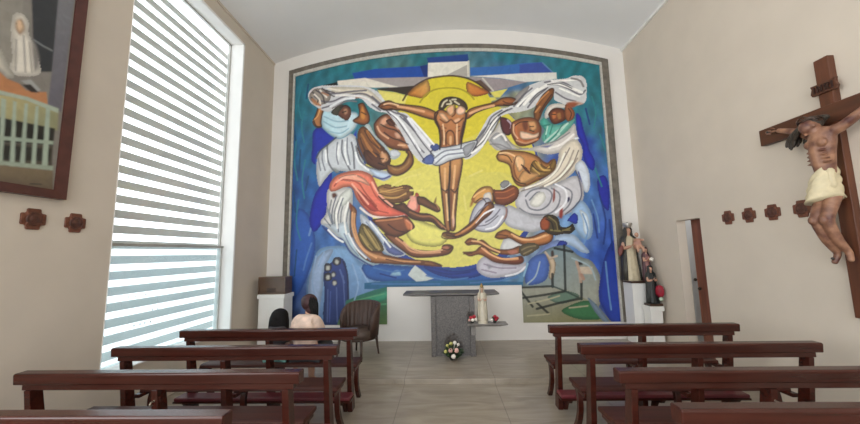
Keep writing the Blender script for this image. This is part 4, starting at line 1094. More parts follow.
# ------------------------------------------------------------------ altar with side shelf
t = thing('altar', 'polished grey granite altar table with a small side shelf, in front of the mural', 'altar', (.125, 5.42, DZ))
ox, oy = .125, 5.42
def A(b, name, m=GRAN, **k):
    o = b.build(name, m, None, **k); o.data.transform(Matrix.Translation((-ox, -oy, -DZ))); o.parent = t; return o
b = MB(); b.hexa([(-.50, 5.30, .945), (.70, 5.30, .945), (.70, 5.66, .945), (-.50, 5.66, .945), (-.63, 5.22, .970), (.83, 5.22, .970), (.83, 5.72, .970), (-.63, 5.72, .970)]); b.box(-.63, .83, 5.22, 5.72, .970, .992); A(b, 'table_top', mat('honed_grey_granite', (.11, .10, .095), .42, .3, 60))
b = MB(); b.box(-.155, .385, 5.30, 5.60, DZ+.0, .946); A(b, 'front_panel')
for x0, x1 in ((-.21, -.14), (.375, .455)):
    b = MB(); b.box(x0, x1, 5.255, 5.64, DZ, .946); A(b, 'side_slab', bevel=.004)
b = MB(); b.hexa([(.36, 5.07, .535), (.80, 5.07, .535), (.80, 5.258, .535), (.36, 5.258, .535), (.33, 5.04, .558), (.91, 5.04, .558), (.91, 5.258, .558), (.33, 5.258, .558)]); b.box(.33, .91, 5.04, 5.258, .558, .570)
b.box(.385, .45, 5.13, 5.258, .40, .54); A(b, 'side_shelf', mat('grey_shelf_stone', (.20, .185, .17), .35, .3, 30))

# flowers
LEAF = mat('dark_leaves', (.022, .045, .018), .5, .4, 20)
LEAFL = mat('green_leaves', (.12, .22, .08), .5, .3, 20)
def petal_ball(b, c, r, n=9, seed=0):
    rg = random.Random(seed); c = Vector(c)
    for ring, (k, rr, zz, tl) in enumerate(((n, .85, -.1, .35), (max(5, n-3), .55, .2, .7), (4, .28, .45, 1.1))):
        for i in range(k):
            a = 2*PI*i/k + ring*.5 + rg.uniform(-.2, .2); d = Vector((math.cos(a), -.4, math.sin(a))).normalized()
            R = Vector((0, 0, 1)).rotation_difference(d).to_matrix(); b.ball(c + d*r*rr*.62 + Vector((0, -r*zz*.7, 0)), (r*.42, r*.42, r*.22+.001), 8, 5, R)
    b.ball(c, r*.55, 8, 6)
def leaf(b, base, tip, w):
    base, tip = Vector(base), Vector(tip); d = tip-base; s = d.cross(Vector((.2, -1, .3))).normalized(); n = s.cross(d).normalized(); rows = []
    for k, (u, ww) in enumerate(((0, .15), (.3, .9), (.6, 1), (.85, .5), (1, .06))):
        p = base + d*u + n*w*.5*math.sin(u*PI); rows.append([p-s*w*ww, p+n*.004+n*w*.3*ww*0, p+s*w*ww, p-n*.004])
    b.rings(rows)
def arrangement(loc, label, pot, blooms, leaves, group=None, name='flower_arrangement'):
    t = thing(name, label, 'flowers', loc, group=group)
    b = MB(); b.lathe([(pot*.62, 0), (pot*.9, pot*.5), (pot, pot*1.1), (pot*.92, pot*1.15), (pot*.8, pot*1.0)], n=18); b.build('pot', mat('dark_pot', (.02, .022, .02), .35), t, smooth=True)
    b = MB(); rg = random.Random(len(label))
    for k in range(leaves[0]):
        a = rg.uniform(0, 2*PI); e = rg.uniform(.0, 1.35); l = leaves[1]*rg.uniform(.7, 1.1)
        d = Vector((math.cos(a)*math.cos(e), math.sin(a)*math.cos(e)*.8, math.sin(e))); s0 = Vector((0, 0, pot*1.0)); leaf(b, s0 + d*l*.15, s0 + d*l, leaves[2])
    b.build('foliage', LEAF, t, smooth=True)
    for i, (x, y, z, r, m) in enumerate(blooms):
        b = MB(); petal_ball(b, (x, y, z), r, 8, i); b.tube([(0, 0, pot*.9), (x*.6, y*.6, z*.7), (x, y+r*.3, z-r*.2)], .004, 6); b.build('blossom', m, t, smooth=True)
    return t
FW = mat('white_petals', (.80, .74, .66), .6); FP = mat('pink_petals', (.72, .42, .36), .6); FY = mat('yellow_green_petals', (.55, .52, .16), .6); FR = mat('red_petals', (.38, .015, .03), .55)
arrangement((.10, 5.12, DZ), 'dark leafy flower pot with white and pink blooms on the step against the altar foot', .055,
  [(-.03, -.09, .155, .042, FP), (.055, -.09, .155, .046, FP), (.01, -.10, .075, .044, FW), (-.10, -.05, .13, .034, FY), (.035, -.06, .255, .036, FW), (-.02, -.05, .24, .034, FY), (.085, -.04, .225, .028, FW), (-.075, -.05, .215, .026, FY)], (70, .19, .024))
arrangement((.405, 5.15, .57), 'small pot of red and white flowers left of the white Virgin figurine', .03,
  [(-.02, -.05, .085, .036, FR), (.025, -.05, .10, .034, FR), (.0, -.06, .055, .032, FW), (.05, -.04, .06, .030, FW), (-.045, -.04, .05, .026, FP)], (16, .08, .012))
arrangement((.735, 5.15, .57), 'small pot of dark red flowers at the right end of the altar side shelf', .03,
  [(.0, -.04, .095, .034, FR), (.035, -.03, .075, .028, FR), (-.045, -.03, .045, .030, FW), (.01, -.05, .055, .026, FR)], (14, .075, .012))

# ------------------------------------------------------------------ statues
def statue_head(b_parts, c, s, fwd=(0, -1, 0), up=(0, 0, 1)): b_parts += head_parts(c, fwd, up, s)
def robed(t, h, w, robe, mantle, front=None, face=SKINM, fold=.05):
    """standing robed figure of height h, base at the thing's origin, looking along -Y"""
    b = MB(); b.lathe([(w*.98, .0), (w*.95, .03*h), (w*.80, .25*h), (w*.70, .45*h), (w*.66, .58*h), (w*.74, .68*h), (w*.66, .76*h), (w*.30, .81*h), (w*.18, .83*h)], n=40, sy=.78, fold=fold, folds=10); b.build('robe', robe, t, smooth=True)
    P = head_parts((0, -.01*h, .905*h), (0, -1, -.15), (0, 0, 1), .062*h); m = MB(); m.tube([(0, 0, .78*h), (0, -.005*h, .88*h)], .03*h, 12); P.append((m.v, m.f))
    for sg in (-1, 1):
        J = {'s': ((sg*w*.55, 0, .74*h), .055*h), 'e': ((sg*w*.85, -.04*h, .58*h), .042*h), 'w': ((sg*w*.22, -w*.95, .63*h), .026*h)}; P.append(skin(J, [('s', 'e'), ('e', 'w')], 's', 1))
        P += hand_parts((sg*w*.22, -w*.95, .63*h), (-sg*.5, -.35, .6), (-sg, 0, 0), .45*h, .35, sg)
    fuse(P, .0065*max(.7, h), 1).build('figure', face, t, smooth=True)
    b = MB(); rows = []
    for z, r, op in ((.0, 1.06, .75), (.2, .96, .75), (.45, .86, .75), (.6, .84, .75), (.7, .86, .7), (.77, .76, .7), (.82, .46, .62), (.87, .40, .62), (.93, .41, .66), (.97, .30, .8), (.985, .06, 1)):
        row = []
        for k in range(29):
            a = -PI/2 + op + (2*PI-2*op)*k/28; q = 1+.05*math.sin(9*a+z*5); row.append((w*r*q*math.cos(a), .8*w*r*q*math.sin(a)+.01*h, z*h+.006))
        rows.append(row)
    b.rings(rows, closed=False); o = b.build('mantle', mantle, t, smooth=True); md = o.modifiers.new('thick', 'SOLIDIFY'); md.thickness = .012; md.offset = 1
# white figurine on the altar shelf
IV = mat('ivory_glaze', (.55, .50, .40), .4, .08, 12); IV2 = mat('pale_cream_cloth', (.48, .43, .33), .5, .1, 12)
t = thing('virgin_figurine', 'slim ivory figurine of a veiled praying woman on the altar side shelf', 'statue', (.56, 5.15, .57))
b = MB(); b.lathe([(.075, 0), (.075, .02), (.06, .03)], n=20); b.build('base', IV, t, smooth=False)
s2 = bpy.data.objects.new('spare', None); robed(t, .50, .065, IV, IV2, face=mat('painted_face', (.52, .34, .25), .5))
for c in kids(t):
    if c.name.split('.')[0] != 'base': c.location.z = .03
bpy.data.objects.remove(s2)
b = MB(); b.lathe([(.02, .512), (.026, .53), (.024, .545), (.01, .56), (.003, .575)], n=12); b.build('crown', mat('dull_gold', (.35, .24, .09), .35, metal=.7), t, smooth=True)
# pedestals
def pedestal(name, label, x0, x1, y0, y1, h, cap, capm):
    t = thing(name, label, 'pedestal', ((x0+x1)/2, (y0+y1)/2, DZ)); hx, hy = (x1-x0)/2, (y1-y0)/2; q = h-DZ
    b = MB(); b.box(-hx, hx, -hy, hy, 0, q-cap); b.build('column', WHITE, t, bevel=.006)
    b = MB(); b.box(-hx-.02, hx+.02 + (.07 if cap < .05 else 0), -hy-.02, hy+.01, q-cap, q); b.build('top_slab', capm, t, bevel=.005)
    return t
DKB = mat('dark_brown_wood', (.05, .025, .015), .35, .3, 6)
pedestal('pedestal', 'tall white pedestal under the crowned statue, in the right corner', 3.125, 3.37, 5.82, 6.10, 1.075, .03, DKB)
pedestal('pedestal', 'short white pedestal under the dark robed statue, by the right wall', 3.26, 3.445, 5.60, 5.785, .70, .075, WHITE)
pedestal('pedestal', 'white pedestal in the left corner with a dark box on it', -3.13, -2.70, 5.68, 6.02, .965, .07, WHITE)
t = thing('wooden_box', 'open dark brown wooden box on the left corner pedestal', 'box', (-2.935, 5.86, .965))
BXM = mat('brown_box_wood', (.105, .058, .034), .3, .25, 4, stretch=(1, 1, 5))
b = MB(); b.box(-.235, .235, -.14, .12, 0, .02); b.box(-.235, .235, -.14, .12, .265, .285); b.box(-.235, -.215, -.14, .12, .02, .265); b.box(.215, .235, -.14, .12, .02, .265); b.box(-.215, .215, .10, .12, .02, .265); b.build('case', BXM, t)
b = MB(); b.box(-.213, .213, -.125, -.118, .021, .264); b.build('front_panel', mat('brown_smoked_panel', (.11, .066, .042), .25, .15, 3), t)
b = MB(); b.box(-.09, .06, -.135, -.125, .03, .10); b.build('drawer_front', DKB, t, bevel=.004)

# crowned statue with child
MANT = mat('dark_green_brown_mantle', (.045, .04, .032), .5, .3, 14); CREAM = mat('cream_gown', (.56, .48, .33), .5, .12, 14)
t = thing('madonna_statue', 'tall crowned statue in cream gown and dark mantle holding a child, in the corner', 'statue', (3.215, 5.97, 1.075))
robed(t, .93, .145, CREAM, MANT, face=mat('statue_face', (.50, .28, .19), .45))
b = MB(); b.lathe([(.052, .90), (.056, .93), (.075, .965), (.07, .985), (.05, .975), (.02, .985), (.008, 1.005)], n=16, fold=.06, folds=8); b.build('crown', mat('silver_crown', (.55, .53, .50), .3, metal=.8), t, smooth=True)
P = head_parts((.075, -.12, .77), (-.2, -1, 0), (0, 0, 1), .045)
J = {'n': ((.075, -.115, .72), .022), 'c': ((.075, -.115, .66), .05), 'p': ((.08, -.12, .58), .052), 'kl': ((.03, -.20, .56), .03), 'kr': ((.12, -.20, .56), .03), 'fl': ((.03, -.21, .47), .018), 'fr': ((.12, -.20, .47), .018), 'hl': ((.0, -.20, .67), .018), 'hr': ((.15, -.19, .68), .018), 'sl': ((.035, -.12, .69), .024), 'sr': ((.12, -.12, .69), .024)}
P.append(skin(J, [('n', 'c'), ('c', 'p'), ('p', 'kl'), ('p', 'kr'), ('kl', 'fl'), ('kr', 'fr'), ('c', 'sl'), ('c', 'sr'), ('sl', 'hl'), ('sr', 'hr')], 'p', 1)); fuse(P, .007, 1).build('child', MATS['statue_face'], t, smooth=True)
b = MB(); b.lathe([(.06, .54), (.062, .60), (.05, .67), (.03, .70)], c=(.078, -.118, 0), n=18, fold=.05, folds=7); b.build('child_tunic', mat('pink_tunic', (.48, .26, .20), .5), t, smooth=True)
b = MB(); b.rings([[(-.15-.02*math.sin(k), -.06-.03*math.cos(a)*r, .57-.05*k+.0*a) if False else (-.155+.035*r*math.cos(a)-.01*k, -.05+.035*r*math.sin(a), .60-.045*k) for a in [2*PI*j/12 for j in range(12)]] for k, r in enumerate((.5, 1.1, 1.2, 1, .5))]); b.build('red_sleeve', mat('dull_red_cloth', (.17, .055, .045), .6), t, smooth=True)
# smaller rose coloured statue
t = thing('saint_statue', 'small statue in dull rose and white robes beside the crowned statue', 'statue', (3.405, 5.84, 1.075))
for c in ():
    pass
robed(t, .56, .060, mat('rose_robe', (.26, .12, .11), .5, .3, 18), mat('plum_mantle', (.10, .05, .06), .5, .3, 14), face=MATS['statue_face'])
b = MB(); petal_ball(b, (.03, -.10, .36), .045, 8, 4); b.build('white_bundle', FW, t, smooth=True)
# dark statue on the short pedestal with a red flower
t = thing('saint_statue', 'small dark robed statue on the short white pedestal with a red cloth at its side', 'statue', (3.365, 5.69, .70))
b = MB(); b.box(-.10, .10, -.09, .09, 0, .035); b.build('base', DKB, t, bevel=.006)
robed(t, .60, .080, mat('black_habit', (.022, .024, .024), .5, .3, 18), mat('dark_cape', (.03, .032, .03), .5, .3, 14), face=MATS['statue_face'])
for c in kids(t):
    if c.name.split('.')[0] != 'base': c.location.z = .035
b = MB(); b.lathe([(.02, .13), (.055, .18), (.06, .25), (.045, .31), (.015, .33)], c=(.075, -.075, 0), n=18, fold=.1, folds=6); b.build('red_cloth', mat('crimson_cloth', (.30, .012, .03), .5, .2, 20), t, smooth=True)
b = MB(); petal_ball(b, (.065, -.105, .115), .042, 8, 2); b.build('pale_blossom', mat('pale_green_petals', (.45, .55, .42), .6), t, smooth=True)

# ------------------------------------------------------------------ tub armchair
t = thing('armchair', 'brown channel-backed tub armchair on thin wooden legs, left of the altar', 'chair', (-1.335, 5.36, DZ), -.42); t.scale = (1.12, 1.06, .97)
UPH = mat('brown_upholstery', (.062, .034, .025), .5, .15, 12, .1, 80); SEATM = mat('worn_brown_seat', (.075, .05, .038), .5, .15, 12)
b = MB(); rows = []; rx, ry = .275, .25
for k in range(73):
    a = PI*(-.12) + PI*1.24*k/72; d = abs(a-PI/2)/(PI*.62); top = .83-.21*d**4-.02*d; ch = .032*abs(math.sin(k*PI/6)); c, s = math.cos(a), math.sin(a)
    fl = 1+.10*(1-d)
    rows.append([((rx+.0)*c, ry*s, .32), ((rx+.02)*c*fl, (ry+.02)*s*fl, top-.02), ((rx)*c*fl, (ry)*s*fl, top), ((rx-.04)*c*fl, (ry-.04)*s*fl, top-.01), ((rx-.055+ch)*c, (ry-.055+ch)*s, .42), ((rx-.05)*c, (ry-.05)*s, .32)])
b.rings(rows); b.build('backrest', UPH, t, smooth=True)
b = MB(); b.lathe([(.245, .30), (.26, .33), (.262, .40), (.245, .425), (.0, .435)], n=36, sy=.98, c=(0, -.03, 0)); b.build('seat', SEATM, t, smooth=True)
b = MB(); b.lathe([(.25, .275), (.255, .305), (.20, .31)], n=30, c=(0, -.02, 0)); b.build('seat_frame', DKB, t, smooth=True)
for x, y in ((-.18, -.20), (.18, -.20), (-.17, .17), (.17, .17)):
    b = MB(); b.tube([(x*1.15, y*1.15, 0), (x*1.08, y*1.08, .12), (x, y, .30)], [.012, .016, .022], 10); b.build('leg', DKB, t, smooth=True)

# ------------------------------------------------------------------ medallions and framed picture
def make_medallion():
    t = thing('cross_medallion', 'm', 'medallion', group='carved cross medallions'); r = .085; out = []
    for i in range(4):
        a = i*PI/2
        for dx, dy in ((.60, .60), (.56, .68), (.54, .93), (.44, .99), (-.44, .99), (-.54, .93), (-.56, .68)):
            # quarter outline going counter-clockwise
            out.append((r*(dx*math.cos(a)-dy*math.sin(a)), r*(dx*math.sin(a)+dy*math.cos(a))))
    WM = mat('carved_red_wood', (.15, .05, .026), .5, .35, 25, .3, 90)
    b = MB(); b.prism(out, 'x', 0, .014); b.build('cross_plate', WM, t, bevel=.004)
    b = MB(); rows = [[(x, r*q*math.cos(a), r*q*math.sin(a)) for a in [2*PI*k/24 for k in range(24)]] for x, q in ((.012, .66), (.019, .64), (.022, .56), (.017, .48), (.021, .36), (.025, .2), (.026, .02))]; b.rings(rows); b.build('rosette', mat('dark_carved_wood', (.085, .03, .018), .5, .4, 30, .3, 90), t, smooth=True)
    for k in range(4):
        a = k*PI/2+PI/4; b = MB(); b.ball((.012, r*.62*math.cos(a), r*.62*math.sin(a)), (.009, r*.2, r*.2), 10, 6); b.build('boss', MATS['carved_red_wood'], t, smooth=True)
    return t
md0 = make_medallion(); md0.location = (XL, 2.55, 1.945); md0['label'] = 'carved brown cross medallion on the left wall under the nun painting, farther from window'
dup(md0, (XL, 2.86, 1.94), 'carved brown cross medallion on the left wall, the one nearer the louvred window')
for y, z, l in ((4.27, 1.975, 'carved brown cross medallion on the right wall, nearest the doorway'), (3.985, 1.975, 'carved brown cross medallion second from the doorway on the right wall'),
             (3.705, 1.975, 'carved brown cross medallion third from the doorway, left of the crucifix'), (3.405, 1.975, 'carved brown cross medallion partly behind the knees of the crucifix figure')):
    dup(md0, (XR, y, z), l, PI)
# framed painting on the left wall
fy1, fz0, fy0, fz1 = 2.725, 2.125, 1.30, 4.35
t = thing('framed_painting', 'large framed painting of a white-veiled nun and a pale fence on the left wall', 'painting', (XL, (fy0+fy1)/2, fz0))
po = Vector(t.location)
FRM = mat('red_brown_frame', (.075, .022, .016), .35, .25, 8, stretch=(1, 1, 1))
b = MB(); fw = .075
for q in ([(fy0, fz0), (fy1, fz0), (fy1-fw, fz0+fw), (fy0+fw, fz0+fw)], [(fy1, fz0), (fy1, fz1), (fy1-fw, fz1-fw), (fy1-fw, fz0+fw)], [(fy1, fz1), (fy0, fz1), (fy0+fw, fz1-fw), (fy1-fw, fz1-fw)], [(fy0, fz1), (fy0, fz0), (fy0+fw, fz0+fw), (fy0+fw, fz1-fw)]):
    b.add([(XL, *p) for p in q] + [(XL+.06, *q[0]), (XL+.06, *q[1]), (XL+.04, *q[2]), (XL+.04, *q[3])], [(0, 3, 2, 1), (4, 5, 6, 7), (0, 1, 5, 4), (1, 2, 6, 5), (2, 3, 7, 6), (3, 0, 4, 7)])
o = b.build('frame', FRM); o.data.transform(Matrix.Translation(-po)); o.parent = t
st = .008; Y = np.arange(fy0+.05, fy1-.05, st); Z = np.arange(fz0+.05, fz1-.05, st); G = np.stack(np.meshgrid(Y, Z, indexing='ij'), -1).reshape(-1, 2)
V = np.c_[np.full(len(G), XL+.025), G]; n1 = len(Z); i = (np.arange(len(Y)-1)[:, None]*n1+np.arange(n1-1)[None]).ravel()
C = np.clip(paint(G*100, np.tile(srgb((104, 100, 94)), (len(G), 1)), ICON)*1.6, .004, .9)
mesh_arrays('canvas', V-np.array(po), np.stack([i, i+n1, i+n1+1, i+1], 1), paint_material('picture_paint', .35), C, t)

# ------------------------------------------------------------------ crucifix
CYc = 3.0
t = thing('wall_crucifix', 'large brown wooden crucifix with a painted crucified figure on the right wall', 'crucifix', (XR, CYc, 1.0))
co = Vector(t.location)
def cpart(b, name, m, parent=None, **k):
    o = b.build(name, m, None, **k); o.data.transform(Matrix.Translation(-co)); o.parent = parent or t; return o
CW = mat('crucifix_wood', (.105, .034, .015), .45, .3, 3, .08, 40, stretch=(6, 6, .5)); CW2 = mat('crucifix_beam_wood', (.09, .030, .0135), .45, .3, 3, .08, 40, stretch=(6, .5, 6))
b = MB(); b.box(XR-.062, XR, CYc-.045, CYc+.07, 1.0, 3.305); up = cpart(b, 'upright', CW, bevel=.005)
b = MB(); b.box(XR-.066, XR-.004, 2.40, 3.67, 2.69, 2.862); cpart(b, 'crossbeam', CW2, bevel=.005)
b = MB(); b.prism([(CYc+.10, 2.975), (CYc+.112, 3.0), (CYc+.098, 3.045), (CYc+.108, 3.075), (CYc, 3.07), (CYc-.10, 3.075), (CYc-.09, 3.04), (CYc-.105, 3.0), (CYc-.095, 2.97), (CYc, 2.978)], 'x', XR-.084, XR-.060); pl = cpart(b, 'title_plaque', CW2, bevel=.003)
b = MB(); s = .026
def bar(y0, z0, y1, z1):          # letter stroke on the plaque; y runs right-to-left as seen
    a, c = Vector((0, y0, z0)), Vector((0, y1, z1)); d = (c-a).normalized(); n = Vector((0, -d.z, d.y))*.0055
    b.hexa([(XR-.094, *(a-n)[1:]), (XR-.094, *(a+n)[1:]), (XR-.083, *(a+n)[1:]), (XR-.083, *(a-n)[1:]), (XR-.094, *(c-n)[1:]), (XR-.094, *(c+n)[1:]), (XR-.083, *(c+n)[1:]), (XR-.083, *(c-n)[1:])])
z0, z1 = 2.995, 3.053; y = CYc+.072
bar(y, z0, y, z1)
bar(y-.028, z0, y-.028, z1); bar(y-.028, z1, y-.062, z0); bar(y-.062, z0, y-.062, z1)
bar(y-.088, z0, y-.088, z1); bar(y-.088, z1-.005, y-.116, z1-.005); bar(y-.116, z1-.004, y-.116, z1-.028); bar(y-.088, z1-.028, y-.118, z1-.028); bar(y-.096, z1-.03, y-.118, z0)
bar(y-.142, z0, y-.142, z1); cpart(b, 'lettering', mat('dark_letters', (.035, .012, .008), .5), pl)
# corpus: one continuous body
def corpus():
    J = {'pel': ((3.335, 3.02, 2.10), (.074, .070)), 'bel': ((3.325, 3.005, 2.20), (.066, .058)), 'rib': ((3.305, 2.99, 2.34), (.084, .072)), 'che': ((3.30, 2.985, 2.48), (.094, .074)), 'clav': ((3.315, 2.98, 2.585), (.07, .055)), 'neck': ((3.285, 3.0, 2.645), (.042, .042)),
         'sr': ((3.345, 3.085, 2.60), .045), 'er': ((3.395, 3.275, 2.715), .034), 'wr': ((3.405, 3.445, 2.785), .026), 'sl': ((3.345, 2.86, 2.60), .045), 'el': ((3.395, 2.68, 2.725), .034), 'wl': ((3.405, 2.535, 2.795), .026),
         'hr': ((3.33, 3.06, 2.03), .062), 'kr': ((3.235, 3.06, 1.83), .047), 'car': ((3.30, 3.055, 1.66), .043), 'ar': ((3.38, 3.06, 1.54), .027), 'tr': ((3.34, 3.07, 1.45), .022),
         'hl': ((3.33, 2.985, 2.03), .062), 'kl': ((3.25, 2.99, 1.83), .047), 'cal': ((3.32, 3.0, 1.66), .043), 'al': ((3.40, 2.995, 1.55), .027), 'tl': ((3.37, 2.965, 1.47), .022)}
    E = [('pel', 'bel'), ('bel', 'rib'), ('rib', 'che'), ('che', 'clav'), ('clav', 'neck'), ('clav', 'sr'), ('sr', 'er'), ('er', 'wr'), ('clav', 'sl'), ('sl', 'el'), ('el', 'wl'), ('pel', 'hr'), ('hr', 'kr'), ('kr', 'car'), ('car', 'ar'), ('ar', 'tr'), ('pel', 'hl'), ('hl', 'kl'), ('kl', 'cal'), ('cal', 'al'), ('al', 'tl')]
    P = [skin(J, E, 'pel', 2)]
    P += head_parts((3.265, 3.01, 2.655), (-.55, .35, -.75), (-.45, .5, .75), .086)
    P += hand_parts((3.405, 3.445, 2.785), (0, 1, .12), (-1, 0, 0), .72, .55, -1) + hand_parts((3.405, 2.535, 2.795), (0, -1, .15), (-1, 0, 0), .72, .55, 1)
    for y, z in ((3.03, 2.50), (2.94, 2.50)):
        m = MB(); m.ball((3.25, y, z), (.025, .045, .04)); P.append((m.v, m.f))
    for k in range(4):
        for sg in (-1, 1):
            m = MB(); m.ball((3.252+.006*k, 2.99+sg*(.04+.007*k), 2.43-.033*k), (.02, .038, .010)); P.append((m.v, m.f))
    for y, z in ((3.06, 1.83), (2.99, 1.83)):
        m = MB(); m.ball((3.21 if y > 3 else 3.225, y, z), (.03, .033, .04)); P.append((m.v, m.f))
    return fuse(P, .0075, 2)
CSK = mat('painted_flesh', (.28, .145, .085), .45, .35, 11, .1, 40, dark=(.075, .02, .017))
cp = cpart(corpus(), 'corpus', CSK, smooth=True); cp.location.x = .03
# loincloth: tilted folded band
b = MB(); rows = []
for k in range(15):
    u = k/14; row = []
    for j in range(48):
        a = 2*PI*j/48; rad = 1+.05*math.sin(u*22+math.sin(a*2)*2)+.025*math.sin(7*a+u*6); z = 2.235-.235*u + .075*(1-u*.6)*(-math.sin(a)) ; fw = .06*u*max(0, -math.cos(a))
        row.append((3.328+(.092+.012*u)*rad*math.cos(a)-fw, 3.03+(.088+.018*u)*rad*math.sin(a), z))
    rows.append(row)
b.rings(rows); b.lathe([(.012, 0), (.03, -.03), (.028, -.10), (.034, -.16), (.012, -.19)], c=(3.30, 2.955, 2.28), n=16, fold=.12, folds=5)
cpart(b, 'loincloth', mat('cream_cloth', (.60, .52, .34), .6, .1, 20, .2, 40), cp, smooth=True)
# hair falling over the right shoulder, crown of thorns
b = MB(); rg = random.Random(5); HB = mat('corpus_hair', (.045, .035, .026), .5, .4, 30, .4, 80)
hc = Vector((3.275, 3.02, 2.675))
for k in range(34):
    a = rg.uniform(-.9, 2.6); s0 = hc + Vector((.03+.05*math.sin(a), .085*math.cos(a), .045+.03*math.sin(a*1.3)))
    s1 = s0 + Vector((.02, .075+rg.uniform(-.02, .03), -.04)); s2_ = s1 + Vector((.025, .07+rg.uniform(-.03, .04), -.065+rg.uniform(-.02, .02))); s3 = s2_ + Vector((.0, .02, -.06))
    b.tube(catmull([s0 + Vector((0, -.03, .01)), s0, s1, s2_, s3], False, 3), [.012]*3 + [.016]*6 + [.012]*3 + [.006], 6)
b.ball(hc + Vector((.02, .0, .025)), (.074, .078, .064)); cpart(b, 'hair', HB, cp, smooth=True)
b = MB()
for q in range(3): b.tube([hc + Vector((.0+.078*math.cos(2*PI*i/22), .08*math.sin(2*PI*i/22), .03+.012*math.sin(5*i+q*2)-.02*math.cos(2*PI*i/22)+.008*q)) for i in range(23)], .006, 6)
cpart(b, 'thorn_crown', DKB, cp, smooth=True)
b = MB()
for q in ((3.40, 3.505, 2.793), (3.40, 2.475, 2.805), (3.36, 3.06, 1.50)): b.tube([q, (q[0]-.035, q[1], q[2])], .006, 8); b.ball((q[0]-.035, q[1], q[2]), .011, 8, 6)
cpart(b, 'nails', mat('iron', (.08, .075, .07), .4, metal=.8), cp, smooth=True)

# ------------------------------------------------------------------ people in the front left pew
def person(loc, label, s, hair_fn, cloth, lower, lean=0):
    """seated person seen from behind, looking along +Y; s scales an adult"""
    t = thing('person', label, 'person', loc); q = lambda x, y, z: (x*s, y*s, (z-.43)*s+.43)
    J = {'pel': (q(0, 0, .53), (.135*s, .11*s)), 'wai': (q(0, -.03, .67), (.115*s, .085*s)), 'che': (q(0, -.035, .82), (.135*s, .095*s)), 'cl': (q(0, .0, .93), (.07*s, .055*s)), 'nk': (q(0, .05, .965), (.047*s, .047*s)), 'nh': (q(0, .075, 1.01), (.05*s, .05*s))}
    E = [('pel', 'wai'), ('wai', 'che'), ('che', 'cl'), ('cl', 'nk'), ('nk', 'nh')]; P = []; S = {k: J[k] for k in ('pel', 'wai', 'che', 'cl')}; SE = [('pel', 'wai'), ('wai', 'che'), ('che', 'cl')]
    for n, g in (('l', -1), ('r', 1)):
        J['s'+n] = (q(g*.128, -.005, .862), .052*s); J['e'+n] = (q(g*.150, .08, .67), .042*s); J['w'+n] = (q(g*.11, .27, .64), .027*s); E += [('cl', 's'+n), ('s'+n, 'e'+n), ('e'+n, 'w'+n)]
        J['h'+n] = (q(g*.085, .03, .51), .09*s); J['k'+n] = (q(g*.10, .43, .52), .062*s); J['c'+n] = (q(g*.10, .43, .30), .052*s); J['a'+n] = (q(g*.10, .42, .43-.36/s*.0-.34), .036*s); J['t'+n] = (q(g*.105, .56, .05), .030*s)
        if s < .9: J['a'+n] = (q(g*.10, .46, .16), .036*s); J['t'+n] = (q(g*.105, .58, .10), .03*s)
        E += [('pel', 'h'+n), ('h'+n, 'k'+n), ('k'+n, 'c'+n), ('c'+n, 'a'+n), ('a'+n, 't'+n)]
        P += hand_parts(q(g*.11, .27, .64), (-g*.25, 1, -.35), (0, -.2, -1), .9*s, .3, g)
        S['s'+n] = (J['s'+n][0], .064*s); S['m'+n] = (q(g*.145, .035, .76), .066*s); S['f'+n] = (q(g*.148, .07, .70), .062*s); SE += [('cl', 's'+n), ('s'+n, 'm'+n), ('m'+n, 'f'+n)]
    P.append(skin(J, E, 'pel', 2)); P += head_parts(q(-.012, .11, 1.035), (lean, 1, -.55), (0, .45, 1), .098*max(s, .85)); fuse(P, .0095, 2).build('body', SKINM, t, smooth=True)
    S['pel'] = (q(0, -.005, .52), (.155*s, .13*s)); S['wai'] = (q(0, -.03, .67), (.135*s, .105*s)); S['che'] = (q(0, -.035, .82), (.152*s, .112*s)); S['cl'] = (q(0, -.004, .932), (.082*s, .066*s))
    fuse([skin(S, SE, 'pel', 2)], .011, 2).build('blouse', cloth, t, smooth=True)
    L_ = {'p': (q(0, .0, .525), (.15*s, .11*s))}; LE = []
    for n, g in (('l', -1), ('r', 1)):
        L_['h'+n] = (q(g*.085, .05, .515), .10*s); L_['k'+n] = (q(g*.10, .43, .525), .074*s); L_['c'+n] = (q(g*.10, .43, .32), .066*s); LE += [('p', 'h'+n), ('h'+n, 'k'+n), ('k'+n, 'c'+n)]
    fuse([skin(L_, LE, 'p', 2)], .011, 2).build('trousers', lower, t, smooth=True)
    hair_fn(t, Vector(q(-.012, .11, 1.035)), s); return t
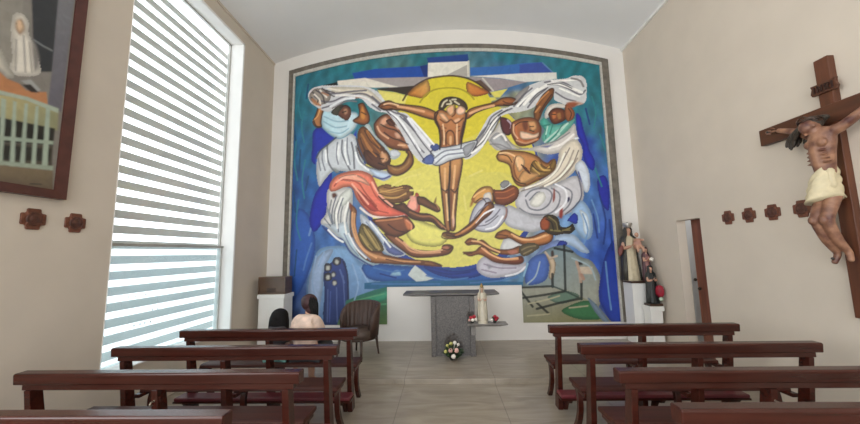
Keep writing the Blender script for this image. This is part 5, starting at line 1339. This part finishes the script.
def hair_woman(t, c, s):
    HR = mat('red_brown_hair', (.035, .007, .009), .5, .4, 60, .3, 200)
    R = Matrix.Rotation(-.45, 3, 'X'); b = MB(); b.ball(c + Vector((0, -.018, .028)), (.090, .104, .098), 20, 14, R); b.ball(c + Vector((.02, -.05, -.035)), (.055, .05, .075)); b.ball(c + Vector((-.03, -.015, .05)), (.066, .075, .064)); b.build('hair', HR, t, smooth=True)
    b = MB()
    for k in range(16):
        a = k*2.4; r = .036*math.sqrt(k/16); p = [c + Vector((.05, -.06, .06)), c + Vector((.07+1.5*r*math.cos(a), -.10, .05+r*math.sin(a))), c + Vector((.095+r*math.cos(a), -.105+r*.6*math.sin(a), -.06)), c + Vector((.085+1.1*r*math.cos(a), -.09, -.145+.3*r)), c + Vector((.07+.4*r*math.cos(a), -.075, -.20+r))]
        b.tube(catmull(p, False, 4), [.012]*5 + [.015]*5 + [.013]*5 + [.008, .005], 6)
    b.build('ponytail', HAIR, t, smooth=True)
    b = MB(); b.rings([[tuple(c + Vector((.06, -.062, .03)) + Matrix.Rotation(.8, 3, 'Z') @ Vector((.004*math.sin(v), (.022+.008*math.cos(v))*math.cos(u), (.022+.008*math.cos(v))*math.sin(u)))) for v in [2*PI*j/8 for j in range(8)]] for u in [2*PI*i/16 for i in range(17)]], cap=False); b.build('hair_tie', FW, t, smooth=True)
def hair_child(t, c, s):
    b = MB(); b.ball(c + Vector((0, -.012, .024)), (.098, .105, .095), 20, 14)
    for k in range(44):
        a = PI + PI*k/43; x = .092*math.cos(a); y = .085*math.sin(a)-.012; l = .20+.02*math.sin(k*2.3)
        b.tube(catmull([c + Vector((x*.7, y*.7, .075)), c + Vector((x, y, .02)), c + Vector((x*1.12, y*.95-.008, -.08)), c + Vector((x*1.1, y*.8-.02, -l))], False, 3), [.013]*3 + [.016]*5 + [.012, .006], 6)
    b.build('hair', HAIR, t, smooth=True)
person((-1.575, 3.90, 0), 'woman in a pale blouse with tied-up reddish hair, seated beside the child', 1.0, hair_woman, mat('pale_peach_blouse', (.66, .50, .41), .75, .2, 14, .15, 30), mat('dark_trousers', (.03, .03, .035), .8))
person((-1.92, 3.90, 0), 'child with long straight black hair seated left of the woman', .75, hair_child, mat('dark_child_shirt', (.05, .045, .05), .8), mat('teal_shorts', (.16, .36, .34), .8))
